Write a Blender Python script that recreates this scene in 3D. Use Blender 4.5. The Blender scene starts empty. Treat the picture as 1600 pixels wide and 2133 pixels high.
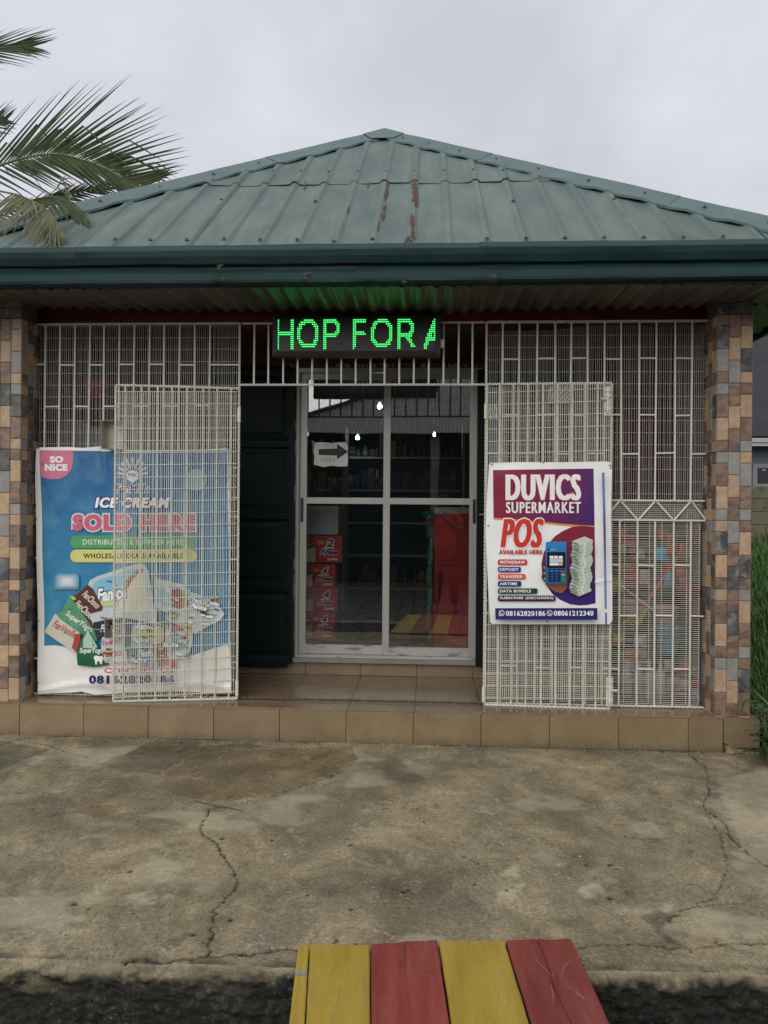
import bpy, bmesh, math, random
import numpy as np
from mathutils import Vector, Matrix
random.seed(7); rng=np.random.default_rng(7)
PI=math.pi
sc=bpy.context.scene
COL=sc.collection
# ------------------------------------------------------------------ camera
TH=math.radians(3.1); RO=0.008; FPX=1600.0; EYE=1.41
cF=np.array([-math.sin(TH),math.cos(TH),0.]); cR0=np.array([math.cos(TH),math.sin(TH),0.]); cU0=np.array([0,0,1.])
cR=cR0*math.cos(RO)+cU0*math.sin(RO); cU=cU0*math.cos(RO)-cR0*math.sin(RO)
CAMP=np.array([0,0,EYE])
cd=bpy.data.cameras.new('camera'); cam=bpy.data.objects.new('camera',cd); COL.objects.link(cam)
cd.sensor_fit='HORIZONTAL'; cd.sensor_width=36; cd.lens=36*FPX/1600.0; cd.clip_end=500; cd.clip_start=0.02
M=Matrix(((cR[0],cU[0],-cF[0],0),(cR[1],cU[1],-cF[1],0),(cR[2],cU[2],-cF[2],EYE),(0,0,0,1)))
cam.matrix_world=M; sc.camera=cam
def ray(x,y): return cF+cR*((x-800)/FPX)-cU*((y-1066.5)/FPX)
def aY(x,y,Y):
    d=ray(x,y); p=CAMP+d*(Y/d[1]); return Vector(p)
def aZ(x,y,Z):
    d=ray(x,y); p=CAMP+d*((Z-EYE)/d[2]); return Vector(p)
def XY(x,Y,y=1066.5): return aY(x,y,Y).x
def ZY(y,Y,x=800): return aY(x,y,Y).z
# ------------------------------------------------------------------ world, sun, exposure
SKY=1.27
w=bpy.data.worlds.new('World'); sc.world=w; w.use_nodes=True
nt=w.node_tree; nt.nodes.clear()
N=nt.nodes.new; L=nt.links.new
out=N('ShaderNodeOutputWorld'); bg=N('ShaderNodeBackground'); bg.inputs['Strength'].default_value=0.1*SKY
sky=N('ShaderNodeTexSky'); sky.sky_type='NISHITA'; sky.sun_disc=False
sky.sun_elevation=math.radians(30); sky.sun_rotation=math.radians(200)
tc=N('ShaderNodeTexCoord'); mp=N('ShaderNodeMapping'); mp.inputs['Scale'].default_value=(1,1,1.7)
n1=N('ShaderNodeTexNoise'); n1.inputs['Scale'].default_value=3.1; n1.inputs['Detail'].default_value=6; n1.inputs['Roughness'].default_value=.5
n1.inputs['Distortion'].default_value=.3
cr=N('ShaderNodeValToRGB'); cr.color_ramp.elements[0].position=.32; cr.color_ramp.elements[0].color=(4.9,5.0,5.35,1)
cr.color_ramp.elements[1].position=.68; cr.color_ramp.elements[1].color=(6.3,6.5,7.15,1)
mx=N('ShaderNodeMixRGB'); mx.inputs[0].default_value=.93
L(tc.outputs['Generated'],mp.inputs[0]); L(mp.outputs[0],n1.inputs['Vector']); L(n1.outputs['Fac'],cr.inputs[0])
L(sky.outputs[0],mx.inputs[1]); L(cr.outputs[0],mx.inputs[2]); L(mx.outputs[0],bg.inputs['Color']); L(bg.outputs[0],out.inputs[0])
sd=bpy.data.lights.new('sun','SUN'); sd.energy=1.5; sd.angle=math.radians(60); sd.color=(1,.97,.92)
sun=bpy.data.objects.new('sun',sd); COL.objects.link(sun)
el,az=math.radians(30),math.radians(200)
sdir=Vector((math.sin(az)*math.cos(el),math.cos(az)*math.cos(el),math.sin(el)))
sun.rotation_euler=(-sdir).to_track_quat('-Z','Y').to_euler()
vs=sc.view_settings; vs.view_transform='Standard'; vs.look='None'; vs.exposure=0; vs.gamma=1; vs.use_curve_mapping=False
sc.cycles.use_denoising=True; sc.cycles.max_bounces=8; sc.cycles.diffuse_bounces=4; sc.cycles.transparent_max_bounces=16
sc.cycles.sample_clamp_indirect=4
# ------------------------------------------------------------------ materials
def s2l(c):
    f=lambda v:(v/12.92 if v<=.04045 else ((v+.055)/1.055)**2.4)
    return tuple(f(v/255) for v in c)
def newmat(name):
    m=bpy.data.materials.new(name); m.use_nodes=True; t=m.node_tree; b=t.nodes['Principled BSDF']; return m,t,b
def pm(name,c1,c2=None,scale=6,rough=.6,bump=.15,bscale=60,metal=0,spec=.5,lo=.35,hi=.65,rnd=0,stretch=(1,1,1),spots=None,detail=6,dist=.002):
    """two-tone weathered procedural material in object space, with optional third 'spots' colour"""
    m,t,b=newmat(name); N=t.nodes.new; L=t.links.new
    c2=c2 or c1
    tc=N('ShaderNodeTexCoord'); mp=N('ShaderNodeMapping'); mp.inputs['Scale'].default_value=stretch
    L(tc.outputs['Object'],mp.inputs[0]); vec=mp.outputs[0]
    oi=N('ShaderNodeObjectInfo')
    ad=N('ShaderNodeVectorMath'); ad.operation='ADD'; cm=N('ShaderNodeVectorMath'); cm.operation='SCALE'; cm.inputs[0].default_value=(7.3,3.1,5.7)
    L(oi.outputs['Random'],cm.inputs['Scale']); L(vec,ad.inputs[0]); L(cm.outputs[0],ad.inputs[1]); vec=ad.outputs[0]
    n=N('ShaderNodeTexNoise'); n.inputs['Scale'].default_value=scale; n.inputs['Detail'].default_value=detail; n.inputs['Roughness'].default_value=.62
    L(vec,n.inputs['Vector'])
    r=N('ShaderNodeValToRGB'); r.color_ramp.elements[0].position=lo; r.color_ramp.elements[1].position=hi
    r.color_ramp.elements[0].color=(*c1,1); r.color_ramp.elements[1].color=(*c2,1)
    L(n.outputs['Fac'],r.inputs[0]); col=r.outputs[0]
    if spots:
        sc_,sl,sh,scol=spots
        n3=N('ShaderNodeTexNoise'); n3.inputs['Scale'].default_value=sc_; n3.inputs['Detail'].default_value=5; n3.inputs['Roughness'].default_value=.7
        L(vec,n3.inputs['Vector'])
        r3=N('ShaderNodeMapRange'); r3.inputs['From Min'].default_value=sl; r3.inputs['From Max'].default_value=sh
        L(n3.outputs['Fac'],r3.inputs['Value'])
        x=N('ShaderNodeMixRGB'); L(r3.outputs[0],x.inputs[0]); L(col,x.inputs[1]); x.inputs[2].default_value=(*scol,1); col=x.outputs[0]
    if rnd:
        h=N('ShaderNodeHueSaturation'); mr=N('ShaderNodeMapRange'); mr.inputs['To Min'].default_value=1-rnd; mr.inputs['To Max'].default_value=1+rnd
        L(oi.outputs['Random'],mr.inputs['Value']); L(mr.outputs[0],h.inputs['Value']); L(col,h.inputs['Color']); col=h.outputs[0]
    L(col,b.inputs['Base Color'])
    b.inputs['Roughness'].default_value=rough; b.inputs['Metallic'].default_value=metal; b.inputs['Specular IOR Level'].default_value=spec
    mr2=N('ShaderNodeMapRange'); mr2.inputs['To Min'].default_value=max(.05,rough-.12); mr2.inputs['To Max'].default_value=min(1,rough+.15)
    L(n.outputs['Fac'],mr2.inputs['Value']); L(mr2.outputs[0],b.inputs['Roughness'])
    if bump:
        n2=N('ShaderNodeTexNoise'); n2.inputs['Scale'].default_value=bscale; n2.inputs['Detail'].default_value=5; L(vec,n2.inputs['Vector'])
        bp=N('ShaderNodeBump'); bp.inputs['Strength'].default_value=bump; bp.inputs['Distance'].default_value=dist
        L(n2.outputs['Fac'],bp.inputs['Height']); L(bp.outputs[0],b.inputs['Normal'])
    return m
def emit(name,c,s):
    m,t,b=newmat(name); b.inputs['Base Color'].default_value=(.02,.02,.02,1); b.inputs['Emission Color'].default_value=(*c,1); b.inputs['Emission Strength'].default_value=s; return m
MT={}
MT['wall_maroon']=pm('maroon_paint',(.125,.015,.013),(.085,.011,.010),4,.55,.2,30,spots=(9,.62,.8,(.02,.012,.01)))
MT['wall_grey']=pm('grey_plaster',(.22,.21,.19),(.30,.29,.26),5,.85,.3,50)
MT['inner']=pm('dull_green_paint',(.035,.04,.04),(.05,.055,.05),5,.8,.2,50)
MT['roof']=pm('weathered_green_roof',(.088,.126,.112),(.150,.196,.175),2.4,.55,.35,22,metal=.0,rnd=.06,stretch=(3,.7,.7),spots=(2.3,.60,.85,(.20,.225,.205)),lo=.34,hi=.66,spec=.3)
MT['roof_cap']=pm('green_ridge_metal',(.068,.122,.118),(.108,.162,.152),2.5,.45,.12,20,rnd=.05,spec=.35)
MT['fascia']=pm('dark_teal_metal',(.012,.034,.033),(.020,.046,.044),3,.55,.2,12,rnd=.08,spec=.14,spots=(70,.73,.75,(.42,.46,.45)),dist=.004)
MT['fascia_dark']=pm('black_green_metal',(.012,.025,.025),(.02,.035,.034),3,.6,.1,20)
MT['soffit']=pm('dirty_zinc',(.125,.12,.105),(.215,.205,.18),7,.34,.25,22,metal=.45,rnd=.1,stretch=(1,.35,1),spots=(5,.6,.75,(.09,.07,.05)))
MT['cream']=pm('cream_gloss_paint',(.68,.655,.55),(.77,.745,.64),14,.42,.35,160,spots=(26,.66,.76,(.20,.13,.08)))
MT['cream_wire']=pm('cream_wire_paint',(.66,.64,.54),(.76,.74,.64),9,.5,0,100,spots=(22,.66,.78,(.20,.16,.11)))
MT['shaded_grey_wire']=pm('shaded_grey_wire_paint',(.36,.35,.33),(.48,.46,.43),9,.5,0,100,spots=(18,.62,.76,(.20,.16,.12)))  # mesh behind the bars: its shade is put into a darker grey
MT['rust']=pm('rusty_bar',(.06,.04,.03),(.16,.12,.09),40,.6,.4,200,metal=.3)
MT['brown_tile']=pm('brown_ceramic_tile',(.225,.152,.088),(.27,.187,.112),5,.38,.12,90,rnd=.05,spots=(7,.55,.85,(.18,.125,.07)),dist=.001)
MT['floor_tile']=pm('brown_floor_tile',(.225,.160,.10),(.27,.195,.125),5,.24,.1,60,rnd=.05,spots=(4,.52,.8,(.15,.115,.08)),dist=.001)
MT['grout']=pm('dark_grout',(.07,.055,.04),(.12,.10,.075),20,.9,.4,120)
TILE=[pm('sandstone_tile',(.40,.262,.160),(.52,.355,.225),22,.5,.7,110,rnd=.10,spots=(34,.58,.72,(.60,.46,.33))),
      pm('brown_stone_tile',(.15,.10,.070),(.26,.175,.125),12,.5,.9,60,rnd=.12,stretch=(1,1,2),lo=.42,hi=.58),
      pm('dark_slate_tile',(.055,.053,.052),(.12,.117,.113),13,.5,1.0,50,rnd=.15,spots=(15,.52,.64,(.23,.225,.215)),lo=.42,hi=.58),
      pm('pale_grey_tile',(.245,.228,.215),(.33,.31,.29),24,.5,.4,110,rnd=.08)]
MT['alu']=pm('anodised_aluminium',(.40,.39,.36),(.46,.45,.415),3,.36,.04,40,metal=.25,spots=(6,.68,.86,(.33,.31,.28)),stretch=(1,1,.4))
MT['alu_dirty']=pm('stained_aluminium',(.52,.50,.47),(.40,.39,.37),6,.45,.1,40,metal=.2,spots=(11,.52,.66,(.12,.13,.14)),stretch=(.5,1,2))
MT['black_plastic']=pm('black_plastic',(.012,.012,.013),(.02,.02,.02),8,.35,.05,60)
MT['black_steel']=pm('black_green_steel_paint',(.0055,.011,.012),(.009,.016,.017),3,.5,.15,14,spots=(14,.74,.82,(.09,.09,.08)),spec=.12)
MT['peel']=pm('peeling_jamb_paint',(.03,.03,.028),(.05,.045,.04),12,.8,.6,60,spots=(26,.52,.58,(.36,.34,.30)),stretch=(1,1,.35))
MT['white_plastic']=pm('off_white_panel',(.30,.31,.33),(.36,.37,.38),4,.5,.05,40)
MT['paper']=pm('taped_paper',(.62,.63,.58),(.70,.70,.66),12,.7,.2,60)
MT['dark_ink']=pm('dark_ink',(.02,.022,.02),(.03,.03,.028),12,.6,0,60)
MT['brass']=pm('brass',(.45,.28,.09),(.5,.35,.14),12,.4,.1,80,metal=.8)
MT['sheet_beige']=pm('beige_sheet_metal',(.36,.34,.28),(.46,.43,.35),7,.5,.1,30,spots=(18,.62,.75,(.2,.13,.08)))
MT['wood_y']=pm('worn_yellow_paint',(.34,.225,.022),(.47,.325,.045),4,.55,.7,50,rnd=.05,stretch=(4,.5,4),spots=(8,.55,.78,(.22,.17,.06)),dist=.003)
MT['wood_r']=pm('worn_red_paint',(.20,.030,.021),(.30,.058,.040),5,.55,.7,50,rnd=.07,stretch=(4,.5,4),spots=(7,.53,.78,(.225,.10,.078)),dist=.003)
MT['wood_raw']=pm('dark_raw_wood',(.02,.016,.012),(.05,.038,.026),20,.9,.6,60,stretch=(4,.5,4))
MT['grey_band']=pm('grey_paint_band',(.22,.25,.28),(.28,.3,.32),20,.6,.2,60)
MT['scratch']=pm('pale_scratch',(.40,.20,.165),(.30,.09,.07),60,.7,0,60)
MT['road']=pm('dark_paver_road',(.055,.05,.045),(.10,.09,.08),8,.85,.5,60)
MT['moss']=pm('black_mossy_concrete',(.012,.012,.010),(.045,.042,.034),7,.9,.8,40)
MT['lamp_glass']=emit('lit_bulb',(.8,.95,1),90)
MT['red_cabinet']=pm('red_enamel',(.30,.010,.012),(.36,.015,.016),3,.35,.03,30)
MT['tree_dark']=pm('dark_trunk',(.09,.075,.055),(.15,.13,.10),12,.9,.5,40)
MT['skin']=pm('brown_skin',(.10,.05,.032),(.13,.066,.042),14,.5,.1,120)
MT['shirt']=pm('orange_red_cotton',(.45,.05,.03),(.52,.07,.04),9,.85,.3,200)
MT['trouser']=pm('dark_cotton_trousers',(.012,.012,.014),(.02,.02,.022),9,.85,.3,200)
MT['hair']=pm('black_hair',(.006,.006,.006),(.012,.011,.01),30,.7,.6,200)
MT['screen_black']=pm('sign_black',(.004,.004,.004),(.006,.006,.006),30,.4,0,200)
MT['sign_case']=pm('dark_grey_sign_case',(.022,.025,.026),(.034,.037,.038),6,.38,.08,50)
MT['dot_off']=pm('unlit_dot',(.035,.04,.035),(.05,.055,.05),30,.3,0,200)
MT['dot_on']=emit('lit_green_led',(.02,1,.12),1.15)
MT['dot_core']=emit('lit_green_led_core',(.16,1,.34),1.9)
def leafmat(name,c1,c2,rnd=.2):
    m=pm(name,c1,c2,8,.45,.1,60,rnd=rnd,spec=.35)
    b=m.node_tree.nodes['Principled BSDF']; b.inputs['Subsurface Weight'].default_value=0
    return m
MT['frond']=leafmat('coconut_leaflet_green',(.028,.042,.014),(.055,.074,.024))
MT['frond_dry']=leafmat('faded_olive_leaflet',(.105,.11,.052),(.17,.165,.085))
MT['frond_dead']=leafmat('dead_grey_brown_leaflet',(.12,.10,.075),(.2,.17,.13))
MT['rachis']=leafmat('frond_stalk',(.10,.11,.04),(.16,.15,.07))
MT['grass']=leafmat('meadow_grass',(.045,.105,.018),(.085,.17,.035))
MT['weed']=leafmat('weed_leaf',(.02,.055,.014),(.04,.10,.028))
# printed colours are carried per vertex
def printmat():
    m,t,b=newmat('printed_vinyl'); N=t.nodes.new; L=t.links.new
    a=N('ShaderNodeAttribute'); a.attribute_name='ink'
    tc=N('ShaderNodeTexCoord'); n=N('ShaderNodeTexNoise'); n.inputs['Scale'].default_value=7; n.inputs['Detail'].default_value=6; L(tc.outputs['Object'],n.inputs['Vector'])
    mr=N('ShaderNodeMapRange'); mr.inputs['From Min'].default_value=.3; mr.inputs['From Max'].default_value=.7; mr.inputs['To Min'].default_value=.94; mr.inputs['To Max'].default_value=1.04
    h=N('ShaderNodeHueSaturation'); L(n.outputs['Fac'],mr.inputs['Value']); L(mr.outputs[0],h.inputs['Value']); L(a.outputs['Color'],h.inputs['Color'])
    n2=N('ShaderNodeTexNoise'); n2.inputs['Scale'].default_value=26; n2.inputs['Detail'].default_value=6; n2.inputs['Roughness'].default_value=.7; L(tc.outputs['Object'],n2.inputs['Vector'])
    m2=N('ShaderNodeMapRange'); m2.inputs['From Min'].default_value=.64; m2.inputs['From Max'].default_value=.8; m2.inputs['To Max'].default_value=.4; L(n2.outputs['Fac'],m2.inputs['Value'])
    x=N('ShaderNodeMixRGB'); L(m2.outputs[0],x.inputs[0]); L(h.outputs[0],x.inputs[1]); x.inputs[2].default_value=(.16,.14,.11,1)
    L(x.outputs[0],b.inputs['Base Color']); b.inputs['Roughness'].default_value=.42; b.inputs['Specular IOR Level'].default_value=.35
    return m
MT['print']=printmat()
def glassmat():
    m,t,b=newmat('tinted_reflective_glass'); N=t.nodes.new; L=t.links.new
    t.nodes.remove(b); o=[n for n in t.nodes if n.type=='OUTPUT_MATERIAL'][0]
    tr=N('ShaderNodeBsdfTransparent'); tr.inputs[0].default_value=(.86,.88,.87,1)
    gl=N('ShaderNodeBsdfGlossy'); gl.inputs['Roughness'].default_value=.012; gl.inputs[0].default_value=(.92,.95,.96,1)
    tcd=N('ShaderNodeTexCoord'); n=N('ShaderNodeTexNoise'); n.inputs['Scale'].default_value=1.3; L(tcd.outputs['Object'],n.inputs['Vector'])
    bp=N('ShaderNodeBump'); bp.inputs['Strength'].default_value=.02; bp.inputs['Distance'].default_value=.05; L(n.outputs['Fac'],bp.inputs['Height']); L(bp.outputs[0],gl.inputs['Normal'])
    mx=N('ShaderNodeMixShader'); mx.inputs[0].default_value=.125
    L(tr.outputs[0],mx.inputs[1]); L(gl.outputs[0],mx.inputs[2]); L(mx.outputs[0],o.inputs[0]); return m
MT['glass']=glassmat()
# ------------------------------------------------------------------ mesh building
class MB:
    def __init__(s): s.v=[]; s.f=[]; s.m=[]; s.c=None
    def add(s,vs,fs,mi=0):
        o=len(s.v); s.v+= [tuple(v) for v in vs]; s.f+=[tuple(i+o for i in f) for f in fs]; s.m+=[mi]*len(fs); return s
    def box(s,x0,x1,y0,y1,z0,z1,mi=0,mat=None):
        vs=[Vector(p) for p in ((x0,y0,z0),(x1,y0,z0),(x1,y1,z0),(x0,y1,z0),(x0,y0,z1),(x1,y0,z1),(x1,y1,z1),(x0,y1,z1))]
        if mat is not None: vs=[mat@v for v in vs]
        return s.add(vs,[(0,3,2,1),(4,5,6,7),(0,1,5,4),(1,2,6,5),(2,3,7,6),(3,0,4,7)],mi)
    def bevbox(s,x0,x1,y0,y1,z0,z1,b=.004,mi=0):
        # box whose -Y face is chamfered (tile)
        vs=[(x0,y1,z0),(x1,y1,z0),(x1,y1,z1),(x0,y1,z1),(x0,y0+b,z0),(x1,y0+b,z0),(x1,y0+b,z1),(x0,y0+b,z1),(x0+b,y0,z0+b),(x1-b,y0,z0+b),(x1-b,y0,z1-b),(x0+b,y0,z1-b)]
        return s.add(vs,[(0,3,2,1)]+[(i,(i+1)%4,4+(i+1)%4,4+i) for i in range(4)]+[(4+i,4+(i+1)%4,8+(i+1)%4,8+i) for i in range(4)]+[(8,9,10,11)],mi)
    def bar(s,p0,p1,r,n=4,r1=None,caps=True,mi=0,twist=None,rot=PI/4):
        p0=Vector(p0);p1=Vector(p1); d=p1-p0; ln=d.length
        if ln<1e-6: return s
        d.normalize(); a=Vector((0,1,0)) if abs(d.y)<.8 else Vector((1,0,0)); u=d.cross(a).normalized(); v=d.cross(u)
        r1=r if r1 is None else r1; k=1 if not twist else max(1,int(ln/twist)); vs=[];fs=[]
        for j in range(k+1):
            t=j/k; rr=r+(r1-r)*t; c=p0+d*ln*t; w=rot+(j*PI/4 if twist else 0)
            for i in range(n):
                an=w+2*PI*i/n; vs.append(c+(u*math.cos(an)+v*math.sin(an))*rr)
        for j in range(k):
            for i in range(n): fs.append((j*n+i,j*n+(i+1)%n,(j+1)*n+(i+1)%n,(j+1)*n+i))
        if caps: fs.append(tuple(range(n))[::-1]); fs.append(tuple(k*n+i for i in range(n)))
        return s.add(vs,fs,mi)
    def tube(s,pts,rs,n=6,mi=0):
        for i in range(len(pts)-1): s.bar(pts[i],pts[i+1],rs[i],n,rs[i+1],caps=True,mi=mi)
        return s
    def lathe(s,c,prof,n=16,mi=0,sx=1,sy=1):
        vs=[];fs=[]
        for (r,z) in prof:
            for i in range(n): vs.append((c[0]+r*sx*math.cos(2*PI*i/n),c[1]+r*sy*math.sin(2*PI*i/n),c[2]+z))
        k=len(prof)
        for j in range(k-1):
            for i in range(n): fs.append((j*n+i,j*n+(i+1)%n,(j+1)*n+(i+1)%n,(j+1)*n+i))
        fs.append(tuple(range(n))[::-1]); fs.append(tuple((k-1)*n+i for i in range(n)))
        return s.add(vs,fs,mi)
    def grid(s,fn,us,vs_,mi=0):
        nu,nv=len(us),len(vs_); V=[fn(u,v) for v in vs_ for u in us]
        return s.add(V,[(j*nu+i,j*nu+i+1,(j+1)*nu+i+1,(j+1)*nu+i) for j in range(nv-1) for i in range(nu-1)],mi)
    def mesh(s,name,mats,smooth=False):
        me=bpy.data.meshes.new(name); me.from_pydata(s.v,[],s.f)
        if not isinstance(mats,(list,tuple)): mats=[mats]
        for m in mats: me.materials.append(m)
        if len(mats)>1: me.polygons.foreach_set('material_index',s.m)
        if smooth: me.polygons.foreach_set('use_smooth',[True]*len(s.f))
        me.update(); return me
    def build(s,name,mats,parent=None,smooth=False,kind=None):
        return link(name,s.mesh(name,mats,smooth),parent,kind)
def link(name,me,parent=None,kind=None,loc=None):
    o=bpy.data.objects.new(name,me); COL.objects.link(o)
    if parent: o.parent=parent; o.matrix_parent_inverse=parent_inv(parent)
    if loc is not None: o.location=loc
    if kind: o['kind']=kind
    return o
def wm(p):
    return p.matrix_basis.copy() if p.parent is None else wm(p.parent)@p.matrix_parent_inverse@p.matrix_basis
def parent_inv(p): return wm(p).inverted()
def tag(o,label,cat,group=None):
    o['label']=label; o['category']=cat
    if group: o['group']=group
    return o
def thing(name,label,cat,loc=(0,0,0),group=None):
    o=bpy.data.objects.new(name,None); COL.objects.link(o); o.location=loc; o.empty_display_size=.1
    return tag(o,label,cat,group)
def sub(name,parent,loc=(0,0,0)):
    o=bpy.data.objects.new(name,None); COL.objects.link(o); o.parent=parent; o.matrix_parent_inverse=parent_inv(parent); o.location=loc; return o
# numpy value noise
_lat=rng.random((256,256))
def vn(x,y):
    x=np.asarray(x,float);y=np.asarray(y,float)
    xi=np.floor(x).astype(int);yi=np.floor(y).astype(int);fx=x-xi;fy=y-yi
    fx=fx*fx*(3-2*fx);fy=fy*fy*(3-2*fy)
    g=lambda a,b:_lat[a%256,b%256]
    return (g(xi,yi)*(1-fx)+g(xi+1,yi)*fx)*(1-fy)+(g(xi,yi+1)*(1-fx)+g(xi+1,yi+1)*fx)*fy
def fbm(x,y,o=4):
    t=0;a=.5;n=0
    for i in range(o): t=t+a*vn(x*2**i+17*i,y*2**i+31*i); n+=a; a*=.5
    return t/n
def gridmesh(P,name,mat,attrs={},smooth=True,parent=None,kind=None):
    ny,nx,_=P.shape; me=bpy.data.meshes.new(name)
    idx=np.arange(nx*ny).reshape(ny,nx)
    q=np.stack([idx[:-1,:-1],idx[:-1,1:],idx[1:,1:],idx[1:,:-1]],-1).reshape(-1,4)
    me.vertices.add(nx*ny); me.vertices.foreach_set('co',P.reshape(-1))
    me.loops.add(q.size); me.loops.foreach_set('vertex_index',q.reshape(-1).astype(np.int32))
    me.polygons.add(len(q)); me.polygons.foreach_set('loop_start',np.arange(0,q.size,4,dtype=np.int32))
    me.update(calc_edges=True)
    for k,a in attrs.items():
        at=me.attributes.new(k,'FLOAT','POINT'); at.data.foreach_set('value',np.ascontiguousarray(a.reshape(-1),dtype=np.float32))
    me.polygons.foreach_set('use_smooth',[smooth]*len(q)); me.materials.append(mat)
    return link(name,me,parent,kind)
def segdist(X,Y,pts):
    d=np.full(X.shape,9.)
    for (a,b) in zip(pts[:-1],pts[1:]):
        ax,ay=a;bx,by=b;vx,vy=bx-ax,by-ay; t=np.clip(((X-ax)*vx+(Y-ay)*vy)/(vx*vx+vy*vy+1e-12),0,1)
        d=np.minimum(d,np.hypot(X-ax-t*vx,Y-ay-t*vy))
    return d
def softpoly(X,Y,pts,soft=.02,seed=0,amp=1.0):
    d=segdist(X,Y,list(pts)+[pts[0]]); d=np.where(inpoly(X,Y,pts),d,-d)/soft
    n=(fbm(X*24+seed,Y*24,5)-.5)*5*amp
    return np.clip(.5+.6*(d+n),0,1)
def inpoly(X,Y,pts):
    c=np.zeros(X.shape,bool); n=len(pts)
    for i in range(n):
        x1,y1=pts[i];x2,y2=pts[(i+1)%n]
        cond=((y1>Y)!=(y2>Y)); xx=(x2-x1)*(Y-y1)/((y2-y1) if abs(y2-y1)>1e-9 else 1e-9)+x1
        c^=cond&(X<xx)
    return c
# ================================================================== GROUND
# drain edge line: Y of the apron edge as a function of X
def edgeY(X): return 2.39+.02*np.sin(X*2.1)+.03*(fbm(X*3+5,X*0+2)-.5)+.018*(X)
def apron_mat():
    m,t,b=newmat('stained_old_concrete'); N=t.nodes.new; L=t.links.new
    tc=N('ShaderNodeTexCoord')
    def noise(s,d=7,r=.62,st=(1,1,1),dist=0):
        mp=N('ShaderNodeMapping'); mp.inputs['Scale'].default_value=st; L(tc.outputs['Object'],mp.inputs[0])
        n=N('ShaderNodeTexNoise'); n.inputs['Scale'].default_value=s; n.inputs['Detail'].default_value=d; n.inputs['Roughness'].default_value=r; n.inputs['Distortion'].default_value=dist
        L(mp.outputs[0],n.inputs['Vector']); return n.outputs['Fac']
    def ramp(f,els):
        r=N('ShaderNodeValToRGB'); e=r.color_ramp.elements
        while len(e)<len(els): e.new(.5)
        for i,(p,c) in enumerate(els): e[i].position=p; e[i].color=(*c,1) if len(c)==3 else c
        L(f,r.inputs[0]); return r.outputs[0]
    def mix(f,a,bc,mode='MIX'):
        x=N('ShaderNodeMixRGB'); x.blend_type=mode
        if isinstance(f,(int,float)): x.inputs[0].default_value=f
        else: L(f,x.inputs[0])
        for i,q in ((1,a),(2,bc)):
            if isinstance(q,tuple): x.inputs[i].default_value=(*q,1)
            else: L(q,x.inputs[i])
        return x.outputs[0]
    def attr(n):
        a=N('ShaderNodeAttribute'); a.attribute_name=n; return a.outputs['Fac']
    def mrange(f,a,b_,c=0,d=1):
        r=N('ShaderNodeMapRange'); r.inputs['From Min'].default_value=a; r.inputs['From Max'].default_value=b_; r.inputs['To Min'].default_value=c; r.inputs['To Max'].default_value=d; L(f,r.inputs['Value']); return r.outputs[0]
    base=ramp(noise(2.4,10,.70,(1,.85,1),.5),[(.30,(.15,.122,.074)),(.42,(.24,.196,.118)),(.50,(.325,.266,.158)),(.60,(.42,.342,.203)),(.74,(.50,.42,.265))])
    g=mrange(noise(1.9,9,.78,(1,.8,1),1.2),.48,.62,0,.85)
    c=mix(g,base,(.215,.188,.128))
    d=mrange(noise(5,10,.82,(1,.85,1),1.0),.53,.62,0,.6); c=mix(d,c,(.13,.115,.08)); d=mrange(noise(15,8,.8,(1,.85,1),.5),.55,.66,0,.6); c=mix(d,c,(.12,.105,.075))
    l=mrange(noise(8.5,10,.85,(1,.85,1),.8),.555,.64,0,.6); c=mix(l,c,(.62,.54,.38))
    f=ramp(noise(70,5,.8),[(.3,(.42,.42,.42)),(.5,(1,1,1)),(.7,(1.6,1.6,1.5))]); c=mix(.8,c,f,'MULTIPLY')
    f2=ramp(noise(260,3,.8),[(.3,(.65,.65,.65)),(.6,(1.15,1.15,1.15))]); c=mix(.75,c,f2,'MULTIPLY'); fk=mrange(noise(34,8,.9,(1,.6,1),.6),.585,.635,0,.55); c=mix(fk,c,(.095,.083,.058)); fl=mrange(noise(27,9,.9,(1,.6,1),.3),.60,.65,0,.6); c=mix(fl,c,(.60,.53,.40))
    c=mix(attr('wet'),c,(.60,.50,.37),'MULTIPLY'); c=mix(attr('pale'),c,(.60,.53,.38)); c=mix(attr('grey'),c,(.50,.52,.54),'MULTIPLY')
    c=mix(attr('crack'),c,(.02,.017,.012))
    mossn=mrange(noise(30,9,.85),.50,.62,0,.75)
    black=mix(mossn,(.022,.023,.019),(.10,.094,.066))
    sp=mrange(noise(95,4,.75),.61,.66,0,.9); lo=mrange(noise(4,4,.6),.45,.6); 
    mm=N('ShaderNodeMath'); mm.operation='MULTIPLY'; L(sp,mm.inputs[0]); L(lo,mm.inputs[1])
    black=mix(mm.outputs[0],black,(.42,.40,.33))
    c=mix(attr('moss'),c,black)
    L(c,b.inputs['Base Color'])
    r=mrange(attr('wet'),0,1,.86,.55); L(r,b.inputs['Roughness']); b.inputs['Specular IOR Level'].default_value=.3
    bp=N('ShaderNodeBump'); bp.inputs['Strength'].default_value=.8; bp.inputs['Distance'].default_value=.006
    s=N('ShaderNodeMath'); s.operation='ADD'; L(noise(60,6,.75),s.inputs[0]); L(noise(9,6,.7),s.inputs[1]); L(s.outputs[0],bp.inputs['Height']); L(bp.outputs[0],b.inputs['Normal'])
    return m
AM=apron_mat()
def P2(l): return [tuple(aZ(x,y,0)[:2]) for x,y in l]
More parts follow.
